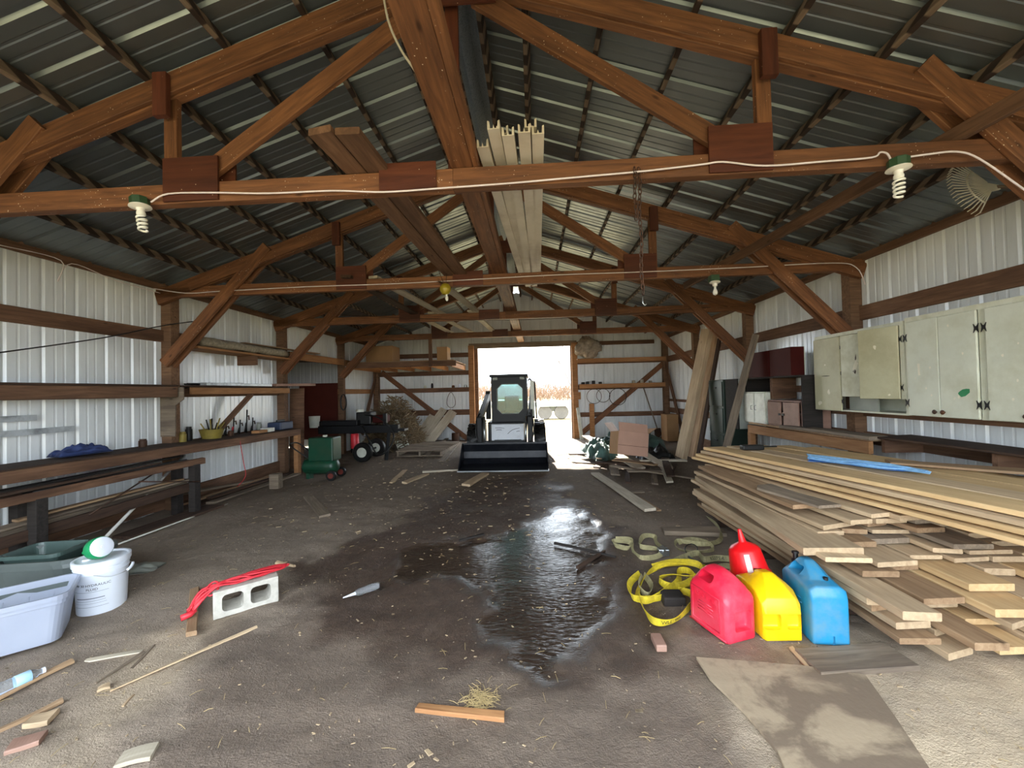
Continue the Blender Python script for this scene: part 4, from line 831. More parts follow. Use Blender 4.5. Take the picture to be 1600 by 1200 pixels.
o = boxat('brick_piece', onz(1026, 1018)+V(0, 0, -.005), onz(1026, 1018)+V(.06, .12, .035), M['pinkbr'], None, .006); tag(o, 'broken brick lying on the damp dirt left of the red can', 'brick')
o = boxat('stone_block', onz(1038, 948)+V(0, 0, -.01), onz(1038, 948)+V(.15, .13, .06), M['char'], None, .012); tag(o, 'dark wet block lying inside the yellow strap loop', 'block')
# plywood sheet half buried in mud, lower right
pl = [(1088, 1032), (1140, 1036), (1260, 1046), (1352, 1060), (1400, 1128), (1470, 1235), (1400, 1330), (1260, 1290), (1215, 1180), (1165, 1120), (1110, 1066)]
pp = [onz(x, y) for x, y in pl]; c = sum(pp, Vector())/len(pp)
s = NT('muddy_plywood'); co = s.coord(); g_ = s.noise(s.coord((1, 4, 1)), 3, 5); md = s.ramp(s.noise(co, 2.6, 6, .6, .4), [(.48, (0, 0, 0)), (.58, (1, 1, 1))])
M['muddy'] = s.set(color=s.mix(s.math('MULTIPLY', md, .9), s.mix(g_, s2l((158, 140, 116)), s2l((178, 160, 134))), s2l((116, 100, 84))), rough=.9); s.bump(s.noise(co, 40, 5), .3, .005)
o = prism('plywood_sheet', [(p.x-c.x, p.y-c.y) for p in pp], .014, M['muddy'], Matrix.Translation((c.x, c.y, .006))); tag(o, 'flat plywood sheet half covered in mud at the lower right', 'plywood')
# water bottle
s = NT('clear_bottle_plastic'); M['pet'] = s.set(color=(.92, .96, 1.0), rough=.06, trans=.92, ior=1.3); M['blul'] = plain('pale_blue_label', (150, 200, 226), .4, dirt=(220, 236, 244))
a = onz(-12, 1082, .035); b = onz(71, 1046, .035); d = (b-a).normalized(); L_ = (b-a).length
t = mk('water_bottle', None, axis_frame(a, d)); tag(t, 'crumpled clear water bottle with a pale blue label on the dirt', 'bottle')
f_ = L_/.215; pr = [(0, 0), (.026, 0), (.031, .006), (.029, .02), (.031, .03), (.029, .05), (.031, .06), (.029, .08), (.031, .09), (.031, .145), (.026, .165), (.014, .185), (.0125, .20), (0, .20)]
mk('body', lathe_mesh([(r, z*f_) for r, z in pr], M['pet'], 18), axis_frame(a, d), t); mk('paper_label', lathe_mesh([(.0315, .085*f_), (.0325, .087*f_), (.0325, .15*f_), (.0315, .152*f_)], M['blul'], 18), axis_frame(a, d), t); mk('cap', lathe_mesh([(0, .199*f_), (.015, .199*f_), (.015, .214*f_), (0, .215*f_)], M['lidw'], 14), axis_frame(a, d), t)
a = onz(536, 934, .02); b = onz(592, 914, .03); d = (b-a).normalized(); L_ = (b-a).length; t = mk('sealant_bottle', None, axis_frame(a, d)); tag(t, 'clear squeezed bottle with a white nozzle lying at the edge of the wet patch', 'bottle')
mk('nozzle', lathe_mesh([(0, 0), (.004, 0), (.012, L_*.34), (0, L_*.34)], M['lidw'], 12), axis_frame(a, d), t); mk('body', lathe_mesh([(0, L_*.33), (.016, L_*.33), (.026, L_*.42), (.024, L_*.6), (.028, L_*.7), (.026, L_*.95), (.02, L_), (0, L_)], M['pet'], 16), axis_frame(a, d), t)
p = onz(1606, 1004, .05); t = mk('soda_bottle', None, axis_frame(p, (.9, .3, -.05))); tag(t, 'green plastic bottle end poking in at the right edge', 'bottle'); mk('body', lathe_mesh([(0, -.02), (.03, -.012), (.046, .02), (.05, .06), (.05, .2), (.03, .26), (.014, .29), (0, .29)], M['greenp'], 20), axis_frame(p, (.9, .3, -.05)), t); mk('cap', lathe_mesh([(0, .28), (.017, .28), (.017, .31), (0, .31)], M['lidw'], 14), axis_frame(p, (.9, .3, -.05)), t)
# ================================================================ left wall
sh = thing('wall_shelf', 'long dark wall shelf with a brown front rail on the left wall', 'shelf', (-4.43, 3, 1.67))
plank('shelf_top', (-4.42, -.3, 1.682), (-4.42, 5.12, 1.682), .27, .022, M['dark'], sh, warp=.002, rag=.02); plank('front_rail', (-4.305, -.3, 1.60), (-4.305, 5.10, 1.60), .04, .135, M['girt'], sh, warp=.002, rag=.02)
pl = [(-4.568, 1.0), (-4.36, 1.0), (-4.35, 1.42), (-4.24, 1.50), (-4.24, 1.66), (-4.568, 1.66)]
o = prism('plywood_bracket', [(p[0], p[1]) for p in pl], .018, M['grey'], Matrix(((1, 0, 0, 0), (0, 0, -1, 5.153), (0, 1, 0, 0), (0, 0, 0, 1)))); tag(o, 'grey plywood bracket plate nailed to the left wall post', 'bracket')
sh = thing('wall_shelf', 'cluttered wall shelf behind the left post, lit from the doorway side', 'shelf', (-4.43, 6.3, 1.67))
plank('shelf_top', (-4.42, 5.32, 1.682), (-4.42, 7.58, 1.682), .27, .02, M['dark'], sh, warp=.002); plank('front_rail', (-4.30, 5.32, 1.615), (-4.30, 7.55, 1.615), .035, .10, M['orange'], sh, warp=.002); beam('support', (-4.32, 6.55, 1.56), (-4.50, 5.98, .94), .04, .09, M['girt'], sh, up=(1, 0, 0))
M['alu'] = plain('scuffed_aluminium', (188, 194, 198), .4, metal=.25, dirt=(90, 94, 96), dirt_amt=.7)
o = boxat('metal_tray', (-4.36, 5.55, 1.693), (-4.26, 7.0, 1.735), M['alu'], None, .004); tag(o, 'long scuffed metal channel lying on the lit left wall shelf', 'metal channel')
for k, (y0, y1, x, z_) in enumerate(((5.4, 7.1, -4.46, 1.70), (5.6, 7.3, -4.41, 1.70), (5.5, 6.6, -4.51, 1.71))):
    o = beam('iron_bar', (x, y0, z_+.012), (x+.01, y1, z_+.012+.01*k), .02, .022, M['black']); tag(o, ['dark iron bar at the back of the lit left shelf', 'dark iron bar in front of the others on the lit left shelf', 'short dark iron bar against the wall on the lit left shelf'][k], 'bar', 'iron bars on the left shelf')
o = plank('loose_board', (-4.40, 7.2, 1.72), (-4.10, 8.05, 1.735), .20, .05, M['pinkbr']); tag(o, 'pinkish board end lying on the shelf at the third left post', 'board')
# high shelf with a rough log
sh = thing('wall_shelf', 'high plank shelf under the left eave carrying a rough grey log', 'shelf', (-4.35, 6.4, 2.2)); plank('shelf_top', (-4.36, 5.30, 2.225), (-4.36, 7.62, 2.225), .36, .035, M['orange'], sh, warp=.003); boxat('bracket', (-4.53, 6.5, 2.05), (-4.2, 6.55, 2.205), M['girt'], sh)
lp = [V(-4.25+.012*math.sin(k*1.7), 5.45+k*.2, 2.322+.008*math.sin(k*2.3)) for k in range(11)]
M['bark'] = plain('rough_grey_bark', (150, 140, 122), .95, var=.35, scale=24, bump=.9)
o = tube('rough_log', lp, [.066+.008*math.sin(k*2.9) for k in range(11)], M['bark'], None, 12); tag(o, 'rough grey log lying on the high left shelf', 'log')
o = plank('loose_board', (-4.42, 5.4, 2.256), (-4.40, 6.9, 2.256), .16, .02, M['dark']); tag(o, 'dark board lying behind the rough log on the high left shelf', 'board')
o = plank('loose_board', (-4.42, 6.5, 2.43), (-4.12, 8.3, 2.40), .12, .02, M['brown']); tag(o, 'thin long board jutting past the end of the rough log', 'board')
# bench along the wall
sh = thing('workbench', 'long narrow workbench of worn planks fixed along the left wall', 'workbench', (-4.3, 3.5, .9))
plank('bench_top', (-4.31, -.3, .952), (-4.31, 7.52, .865), .50, .03, M['dark'], sh, warp=.002, rag=.02); plank('front_rail', (-4.055, -.3, .897), (-4.055, 7.50, .815), .04, .11, M['girt'], sh, warp=.002, rag=.03)
boxat('leg', (-4.12, 7.40, -.02), (-4.04, 7.50, .80), M['orange'], sh); boxat('leg', (-4.5, .9, -.02), (-4.42, 1.0, .90), M['girt'], sh)
M['tarpb'] = plain('blue_tarp', (52, 66, 112), .6, var=.2, scale=8)
def crumple(name, label, cat, c, sx, sy, sz, mat, rz=0.0, seed=1, n=26, fold=3.0, grp=None):
    vs = []; fs = []
    for i in range(n):
        for j in range(n):
            u, v = i/(n-1)*2-1, j/(n-1)*2-1; e = max(0, 1-(abs(u)**2.6)) * max(0, 1-(abs(v)**2.6))
            w = .55+.45*noise.noise(Vector((u*fold+seed, v*fold, 0)))+.35*abs(noise.noise(Vector((u*fold*2, v*fold*2.3+seed, 5))))
            vs.append((sx*u*(1+.15*noise.noise(Vector((u*2, v*2, seed)))), sy*v*(1+.15*noise.noise(Vector((v*2, u*2, seed+4)))), sz*(e**.5)*w))
    for i in range(n-1):
        for j in range(n-1): fs.append((i*n+j, (i+1)*n+j, (i+1)*n+j+1, i*n+j+1))
    b0 = len(vs); vs += [(x, y, -.004) for x, y, z_ in vs]; rim = [i*n for i in range(n)]+[(n-1)*n+j for j in range(1, n)]+[i*n+n-1 for i in range(n-2, -1, -1)]+[j for j in range(n-2, 0, -1)]
    fs += [(a_, rim[(q+1) % len(rim)], b0+rim[(q+1) % len(rim)], b0+a_) for q, a_ in enumerate(rim)]
    o = mk(name, pydata(name, vs, fs, mat, True), Mz(c[0], c[1], c[2], rz)); return tag(o, label, cat, grp)
crumple('folded_tarp', 'folded dark blue tarp lying on the left workbench', 'tarp', (-4.36, 4.02, .945), .11, .22, .12, M['tarpb'], -.12, 3, 30, 2.2)
for k, (y0, y1, z_, x) in enumerate(((2.6, 3.76, 1.345, 0), (2.7, 4.09, 1.205, 0))):
    o = boxat('metal_strip', (-4.538, y0, z_-.022), (-4.522, y1, z_+.035), M['alu']); tag(o, ['short upper metal strip fixed on the white left wall', 'longer shiny lower metal strip fixed on the white left wall'][k], 'metal strip', 'metal strips on the left wall')
o = tube('slack_cable', catmull([onx(-30, 555, -4.40), onx(160, 528, -4.42), onx(260, 508, -4.40), onx(340, 498, -4.30)], 6), .007, M['black'], None, 6); tag(o, 'dark cable stretched slanting across the upper left wall', 'cable')
o = tube('wall_wire', catmull([onx(0, 383, -4.50), onx(95, 407, -4.49), onx(90, 440, -4.52), onx(112, 412, -4.50), onx(180, 438, -4.49), onx(250, 458, -4.46)], 6), .005, M['label'], None, 6); tag(o, 'thin pale wire looping along the top of the left wall', 'wire')
# trestle in front of the bench
t = thing('trestle_table', 'low dark trestle table loaded with rods in front of the left bench', 'trestle', (-4.1, 4.1, 0))
plank('table_top', (-4.07, 2.95, .665), (-4.07, 5.12, .665), .26, .04, M['girt'], t, rag=.1); plank('top_board', (-3.95, 3.0, .668), (-3.97, 5.15, .672), .05, .075, M['girt'], t, rag=.1)
for (x, y) in ((-3.97, 3.35), (-4.19, 3.38), (-3.97, 5.0), (-4.19, 4.98)): boxat('leg', (x-.045, y-.045, -.02), (x+.045, y+.045, .645), M['char'], t, .004)
plank('lower_rail', (-4.02, 2.9, .32), (-4.02, 5.05, .36), .04, .10, M['dark'], t); plank('lower_rail', (-4.14, 2.9, .34), (-4.14, 5.05, .37), .04, .09, M['grey'], t)
M['pvc'] = plain('white_pvc', (216, 214, 206), .45)
for k in range(5):
    y0 = 3.1+R.uniform(0, .3); o = tube('steel_rod', [(-4.14+.03*k, y0, .698+.012*(k % 2)), (-4.12+.03*k, y0+R.uniform(1.4, 1.9), .702+.012*(k % 2))], .010, M['black'], None, 6); tag(o, 'dark steel rod lying along the trestle table, %s from the wall' % ORD[k], 'rod', 'rods on the trestle table')
for k, (a, b, l) in enumerate((((-3.90, 3.72, .02), (-4.36, 5.28, .72), 'long white plastic pipe slanting under the trestle'), ((-3.86, 3.0, .02), (-4.30, 3.75, .35), 'short white plastic pipe slanting near the dark tub'), ((-3.84, 3.8, .02), (-3.84, 5.4, .015), 'thin white rod lying on the dirt below the trestle'))):
    o = tube('plastic_pipe', [a, b], .016 if k < 2 else .009, M['pvc'], None, 8); tag(o, l, 'pipe')
o = tube('steel_rod', [(-3.92, 3.72, .38), (-4.03, 4.5, .63)], .009, M['iron'], None, 6); tag(o, 'thin rusty rod propped under the trestle top', 'rod')
o = tube('steel_rod', [(-3.9, 4.2, .60), (-3.9, 5.0, .42)], .008, M['iron'], None, 6); tag(o, 'thin rusty rod crossing the trestle legs', 'rod')
for k, (a, b, w, m_) in enumerate((((-4.42, 4.2, .30), (-4.40, 7.0, .02), .12, 'grey'), ((-4.25, 5.3, .03), (-4.22, 7.6, .03), .14, 'dark'), ((-4.10, 5.4, .03), (-4.04, 7.4, .03), .12, 'grey'), ((-4.38, 5.2, .06), (-4.34, 7.3, .06), .10, 'brown'), ((-4.2, 5.5, .075), (-4.12, 7.1, .075), .10, 'dark'), ((-4.0, 4.1, .02), (-3.95, 5.3, .02), .26, 'dark'))):
    o = plank('stored_board', a, b, w, .03, M[m_], rag=.12); tag(o, ['grey board slanting to the floor along the left wall base', 'dark board on the dirt against the left wall', 'grey board nearest the walkway under the left bench', 'brown board on top of the pile under the left bench', 'dark narrow board topping the pile under the left bench', 'broad dirty board flat on the ground below the trestle'][k], 'board', 'boards under the left bench')
o = boxat('wood_block', (-3.86, 6.3, 0), (-3.70, 6.42, .24), M['grey'], None, .006); tag(o, 'upright grey wood block on the dirt before the green tank', 'block')
crumple('cloth_scrap', 'grey crumpled plastic scrap behind the white pail', 'scrap', (-3.0, 3.35, .015), .14, .10, .06, M['greyp'], .3, 8, 14)
# clutter on the far bench
bz = lambda y: .972-(y+.6)*.0111
M['olive'] = plain('olive_yellow_plastic', (132, 116, 48), .6, var=.3); M['toolb'] = plain('dark_blue_case', (40, 52, 78), .5)
t = thing('bit_bucket', 'olive basket of long bits and rods on the left bench', 'basket', (-4.36, 5.75, bz(5.75))); mk('basket', lathe_mesh([(.12, 0), (.16, .14), (.15, .14), (.11, .01), (0, .01)], M['olive'], 14), Matrix.Translation((-4.36, 5.75, bz(5.75))), t)
for k in range(16):
    a_ = R.uniform(0, 6.28); r_ = R.uniform(.02, .1); tube('long_bit', [(-4.36+r_*.5*math.cos(a_), 5.75+r_*.5*math.sin(a_), bz(5.75)+.03), (-4.36+r_*1.5*math.cos(a_), 5.75+r_*2.2*math.sin(a_), bz(5.75)+R.uniform(.16, .30))], .009, R.choice([M['olive'], M['iron'], M['olive'], M['black']]), t, 5)
for k, y in enumerate((6.12, 6.28, 6.42, 6.58, 6.72)):
    x = -4.44; zb = bz(y); h_ = (.20, .30, .24, .40, .26)[k]
    t = thing('hand_clamp', 'dark hand clamp standing on the left bench, %s from the olive basket' % ('first', 'second', 'third', 'fourth', 'fifth')[k], 'clamp', (x, y, zb), 'hand clamps on the left bench')
    tube('bar', [(x, y, zb+.005), (x, y+.02, zb+h_)], .010, M['black'], t, 6); tube('jaw', [(x, y+.01, zb+h_*.7), (x, y+.06, zb+h_*.75), (x, y+.07, zb+h_*.55)], .010, M['iron'], t, 6); tube('handle', [(x, y-.035, zb+.02), (x, y+.0, zb+h_*.45)], .013, M['redc'] if k == 1 else M['black'], t, 6)
o = boxat('small_carton', (-4.30, 6.72, bz(6.8)+.004), (-4.14, 6.88, bz(6.8)+.07), M['offw'], None, .004); tag(o, 'small white carton on the far end of the left bench', 'carton')
t = thing('tool_case', 'dark blue tool case at the far end of the left bench', 'tool case', (-4.25, 7.2, bz(7.2))); boxat('body', (-4.38, 7.02, bz(7.2)+.006), (-4.12, 7.40, bz(7.2)+.15), M['toolb'], t, .02); boxat('handle', (-4.27, 7.10, bz(7.2)+.15), (-4.23, 7.32, bz(7.2)+.19), M['black'], t, .01)
o = boxat('wood_offcut', (-4.26, 6.45, bz(6.5)+.004), (-4.12, 6.66, bz(6.5)+.05), M['orange'], None, .003); tag(o, 'small orange wood offcut on the left bench edge', 'offcut')
o = tube('dangling_wire', catmull([(-4.04, 5.9, .86), (-4.02, 5.95, .5), (-4.03, 6.0, .28), (-4.05, 5.85, .15)], 6), .005, M['redc'], None, 6); tag(o, 'thin red wire dangling from the left bench', 'wire')
# posts and things at the side opening
o = beam('opening_beam', (-4.42, y3+.14, 2.33), (-4.42, y4, 2.35), .07, .15, M['orange']); tag(o, 'sunlit orange beam over the side opening in the left wall', 'beam')
o = mk('plywood_sheet', rbox_mesh(.30, .016, 1.66, M['girt']), Matrix.Translation((-4.45, 8.05, .835)) @ Matrix.Rotation(-.03, 4, 'X')); tag(o, 'tall plywood offcut standing beside the third left post', 'plywood')
M['redsheet'] = plain('dark_red_brown_panel', (96, 34, 22), .6, var=.2, scale=2)
o = boxat('red_door_panel', (-6.3, 11.2, .25), (-4.95, 11.24, 1.86), M['redsheet']); tag(o, 'dark red-brown panel standing inside the side room', 'panel')
o = mk('plastic_pail', lathe_mesh([(0, 0), (.11, 0), (.13, .28), (.12, .28), (.10, .01), (0, .01)], M['offw'], 20), Matrix.Translation((-4.95, 9.6, .72))); tag(o, 'small pale pail on the black machine in the side opening', 'pail')
t = thing('hose_coil', 'dark hose coiled on a nail at the fourth left post', 'hose', (-4.36, y4-.02, 1.3))
for k in range(4): tube('hose_loop', [(-4.40+.075*math.cos(q), y4-.03-.012*k, 1.32+.20*math.sin(q)) for q in [i*math.pi/9 for i in range(18)]], .011, M['black'], t, 6, True)
# green air compressor
M['green'] = plain('dark_green_enamel', (8, 62, 42), .4, var=.12, dirt=(60, 70, 50), dirt_amt=.4)
t = thing('air_compressor', 'dark green wheeled compressor with a boxy cover over a round tank', 'compressor', (-3.35, 7.0, 0))
dv = V(.98, -.05, 0).normalized(); mk('tank', lathe_mesh([(0, -.33), (.07, -.325), (.13, -.28), (.145, -.24), (.145, .24), (.13, .28), (.07, .325), (0, .33)], M['green'], 24), axis_frame((-3.38, 7.02, .24), dv, (0, 0, 1)), t)
cv = mk('cover', rbox_mesh(.46, .30, .42, M['green'], .02, 2), Mz(-3.30, 7.02, .55, -.05), t); boxat('cap', (-3.30, 6.94, .765), (-3.24, 7.0, .80), M['offw'], cv, .005)
for y_ in (6.84, 7.2):
    w_ = mk('wheel', lathe_mesh([(0, -.02), (.05, -.02), (.055, -.025), (.085, -.025), (.09, -.015), (.09, .015), (.085, .025), (.055, .025), (.05, .02), (0, .02)], M['black'], 20), axis_frame((-3.10, y_, .095), (0, 1, 0)), t); mk('hub', lathe_mesh([(0, -.027), (.05, -.027), (.05, .027), (0, .027)], M['redsheet'], 16), axis_frame((-3.10, y_, .095), (0, 1, 0)), w_)
boxat('foot', (-3.62, 6.95, 0), (-3.56, 7.09, .12), M['green'], t); tube('handle', catmull([(-3.55, 6.9, .40), (-3.85, 6.88, .62), (-3.9, 7.02, .66), (-3.85, 7.16, .62), (-3.55, 7.14, .40)], 5), .012, M['black'], t, 8)
# log splitter: black beam on a wheeled frame
M['soot'] = plain('black_enamel', (11, 12, 15), .5, spec=.3)
t = thing('log_splitter', 'black wheeled log splitter with a long beam in the dark left corner', 'log splitter', (-3.6, 9.0, 0))
boxat('beam', (-4.50, 8.94, .62), (-2.62, 9.06, .80), M['soot'], t, .01); boxat('cylinder_block', (-4.45, 8.9, .80), (-3.55, 9.1, .92), M['soot'], t, .02); boxat('wedge', (-2.98, 8.96, .80), (-2.90, 9.04, 1.06), M['soot'], t, .005); boxat('foot_plate', (-2.66, 8.86, .66), (-2.45, 9.14, .71), M['soot'], t, .005)
beam('leg', (-2.86, 9.0, .64), (-2.92, 8.96, 0.0), .07, .07, M['soot'], t); en = boxat('engine', (-3.66, 9.06, .80), (-3.30, 9.40, 1.10), M['black'], t, .03); mk('air_filter', lathe_mesh([(0, 0), (.09, 0), (.09, .06), (0, .06)], M['offw'], 18), Matrix.Translation((-3.62, 9.2, 1.10)), en); boxat('fuel_tank', (-3.28, 9.08, .84), (-2.95, 9.36, 1.02), M['maroon'], t, .03)
mk('hydraulic_tank', lathe_mesh([(0, 0), (.085, 0), (.09, .02), (.09, .30), (.07, .33), (0, .33)], M['redc'], 20), Matrix.Translation((-3.58, 8.82, .30)), t)
for y_ in (8.72, 9.5):
    w_ = mk('wheel', lathe_mesh([(0, -.05), (.10, -.05), (.12, -.06), (.20, -.06), (.22, -.03), (.22, .03), (.20, .06), (.12, .06), (.10, .05), (0, .05)], M['black'], 24), axis_frame((-3.36, y_, .22), (0, 1, 0)), t); mk('rim', lathe_mesh([(0, -.055), (.11, -.055), (.11, .055), (0, .055)], M['offw'], 18), axis_frame((-3.36, y_, .22), (0, 1, 0)), w_)
tube('axle', [(-3.36, 8.72, .22), (-3.36, 9.5, .22)], .025, M['soot'], t, 8); tube('hose', catmull([(-3.45, 8.9, .80), (-3.2, 8.75, .45), (-3.0, 8.7, .16), (-2.75, 8.72, .30), (-2.7, 8.85, .62), (-3.0, 8.88, .95), (-3.4, 8.95, 1.05)], 6), .018, M['black'], t, 8)
boxat('tank_bracket', (-3.66, 8.80, .20), (-3.40, 8.98, .30), M['soot'], t)
# heap of brush behind it
vs, fs = [], []; RB = random.Random(5); M['brush'] = plain('dry_brush', (118, 100, 74), .9, var=.4, scale=3)
for k in range(1700):
    a_ = RB.uniform(0, 6.283); r_ = math.sqrt(RB.random()); cx, cy = -3.40+r_*.80*math.cos(a_), 10.9+r_*.85*math.sin(a_); zt = 1.42*max(0, 1-r_**2.2)**.8+.03; z_ = RB.uniform(.3, 1)*zt
    d = V(RB.gauss(0, 1), RB.gauss(0, .7), RB.gauss(0, .45)-.25*r_).normalized()*RB.uniform(.10, .38); c = V(cx, cy, max(.04, z_)); e1 = c-d*.5; e2 = c+d*.5; e1.x = max(e1.x, -4.4); e2.x = max(e2.x, -4.4); e1.z = max(.01, e1.z); e2.z = max(.01, e2.z)
    q = RB.uniform(.006, .018); tube_data([e1, (e1+e2)/2+V(RB.gauss(0, .02), RB.gauss(0, .02), RB.gauss(0, .02)), e2], [q, q, q*.5], 4, False, vs, fs)
o = mk('brush_heap', pydata('brush_heap', vs, fs, M['brush'])); tag(o, 'heap of dry brush and twigs in the back left corner', 'brush', None, 'stuff')
# louvre panel, pallet, planks by the back wall
t = thing('louvre_panel', 'white louvred vent panel leaning on the brush heap', 'vent panel', (-2.95, 10.35, 0)); T = Matrix.Translation((-2.93, 10.32, .02)) @ Matrix.Rotation(-.5, 4, 'Y') @ Matrix.Rotation(-.25, 4, 'X') @ Matrix.Rotation(.1, 4, 'Z')
for a_, b_ in (((-.14, 0, 0), (-.14, 0, .85)), ((.14, 0, 0), (.14, 0, .85)), ((-.14, 0, .012), (.14, 0, .012)), ((-.14, 0, .30), (.14, 0, .30)), ((-.14, 0, .84), (.14, 0, .84))): beam('frame_bar', T @ V(*a_), T @ V(*b_), .03, .03, M['offw'], t)
for k in range(13): beam('slat', T @ V(-.13, 0, .06+k*.06), T @ V(.13, 0, .06+k*.06), .012, .045, M['offw'], t, up=T.to_3x3() @ V(0, .5, 1))
t = thing('pallet', 'weathered wooden pallet lying flat left of the loader', 'pallet', (-2.25, 10.3, 0)); pa, pb = V(-2.78, 9.25, 0), V(-1.70, 9.2, 0); pc = V(-1.72, 11.2, 0)
for k in range(11): y_ = 9.28+k*.155; plank('slat', (-2.80+.0*k, y_, .155), (-1.66+.01*k, y_+.02, .155), .075, .02, M['grey'], t, rag=.05)
for x_ in (-2.75, -2.23, -1.72): beam('stringer', (x_, 9.25, .09), (x_, 10.95, .09), .04, .10, M['grey'], t)
for k in (0, 5, 10): y_ = 9.3+k*.155; plank('bottom_board', (-2.80, y_, .028), (-1.66, y_, .028), .095, .02, M['grey'], t)
for k, (a, b, w) in enumerate((((-2.92, 11.6, .02), (-2.35, 12.38, 1.0), .22), ((-2.66, 11.5, .02), (-2.05, 12.38, .92), .26), ((-3.15, 11.7, .02), (-2.72, 12.38, .80), .20))):
    o = plank('leaning_plank', a, b, w, .025, M['pale'], up=(.3, -1, .5)); tag(o, ['pale plank leaning on the back wall between two others', 'wide pale plank leaning on the back wall nearest the doorway', 'pale plank leaning on the back wall beside the brush heap'][k], 'plank', 'planks leaning on the back wall')
o = mk('tin_can', lathe_mesh([(0, 0), (.12, 0), (.12, .26), (.10, .26), (.10, .02), (0, .02)], M['iron'], 18), Matrix.Translation((-1.95, 12.15, 0))); tag(o, 'dark tin pail at the foot of the back wall by the doorway', 'pail')
# loft platform in the back left corner with boxes
t = thing('loft_platform', 'timber loft platform high in the back left corner', 'platform', (-3, 11.3, 2.2))
beam('front_beam', (-4.42, 10.28, 2.27), (-1.52, 10.28, 2.27), .04, .14, M['girt'], t)
for k in range(6): x_ = -4.35+k*.54; beam('joist', (x_, 10.30, 2.25), (x_, 12.36, 2.25), .04, .13, M['orange'], t)
for k in range(7): y_ = 10.40+k*.28; plank('deck_board', (-4.40, y_, 2.352), (-1.60, y_, 2.352), .22, .022, M['brown'], t, warp=.002)
beam('hanger', (-2.18, 10.24, 2.20), (-2.18, 10.24, 2.95), .09, .04, M['girt'], t, up=(0, 1, 0))
M['card'] = plain('brown_cardboard', (166, 128, 88), .85, var=.06)
def carton(label, lo, hi, mat=M['card']):
    t = thing('cardboard_box', label, 'box', ((lo[0]+hi[0])/2, (lo[1]+hi[1])/2, lo[2])); b = boxat('body', lo, hi, mat, t, .004, 1); cy = (lo[1]+hi[1])/2
    boxat('tape', (lo[0]-.001, cy-.03, hi[2]), (hi[0]+.001, cy+.03, hi[2]+.002), M['tan'], b); return t
carton('large brown carton on the loft platform by the corner', (-4.18, 10.9, 2.366), (-3.42, 11.5, 2.85)); carton('small brown carton on the loft platform nearest the doorway', (-2.10, 10.6, 2.366), (-1.82, 11.0, 2.74))
for k, (x_, h_, r_, m_) in enumerate(((-2.95, .09, .05, 'offw'), (-2.72, .15, .04, 'black'), (-2.05, .07, .05, 'iron'), (-1.85, .10, .045, 'lidw'), (-1.66, .08, .05, 'chrome'))):
    o = mk('small_jar', lathe_mesh([(0, 0), (r_, 0), (r_, h_*.75), (r_*.7, h_*.85), (r_*.7, h_), (0, h_)], M[m_], 12), Matrix.Translation((x_, YB-.035, 1.661))); tag(o, ['white jar on the back wall ledge, farthest from the doorway', 'tall dark bottle on the back wall ledge', 'rusty tin on the back wall ledge', 'white capped jar on the back wall ledge near the doorway', 'shiny tin on the back wall ledge beside the door post'][k], 'jar', 'jars on the back wall ledge')
o = tube('wire_loop', [(-2.12+.13*math.cos(q)*(1-.35*math.sin(q)), YB-.08, 1.27+.24*math.sin(q)) for q in [i*math.pi/10 for i in range(20)]], .008, M['iron'], None, 6, True); tag(o, 'loop of wire hanging on the back wall left of the doorway', 'wire')

for k, (a, b, w, m_, l) in enumerate((((-4.16, 3.2, .735), (-4.20, 5.05, .75), .07, 'char', 'blackened bar resting on the rods of the trestle table'), ((-4.02, 3.05, .728), (-4.06, 4.6, .733), .05, 'dark', 'dark narrow lath on the front of the trestle table'), ((-4.08, 3.0, .43), (-4.06, 5.0, .45), .12, 'grey', 'grey board lying on the lower rails of the trestle'), ((-4.12, 3.3, .46), (-4.05, 4.9, .475), .08, 'brown', 'brown lath lying on the lower rails of the trestle'))):
    o = plank('stored_board', a, b, w, .022, M[m_], rag=.1); tag(o, l, 'board', 'boards on the trestle')
for k, (x_, y_, h_, m_) in enumerate(((-4.42, 4.75, .10, 'iron'), (-4.40, 5.30, .14, 'olive'), (-4.45, 5.45, .20, 'black'), (-4.30, 6.05, .09, 'iron'), (-4.48, 6.95, .16, 'greyp'))):
    o = mk('small_tin', lathe_mesh([(0, 0), (.04, 0), (.042, .008), (.042, h_*.8), (.034, h_*.85), (.034, h_), (0, h_)], M[m_], 14), Matrix.Translation((x_, y_, bz(y_)))); tag(o, ['rusty tin on the left bench in front of the post', 'olive tin on the left bench just past the post', 'tall black tin on the left bench beside the olive basket', 'low rusty tin in front of the hand clamps', 'grey tin on the left bench beside the blue tool case'][k], 'tin', 'tins on the left bench')
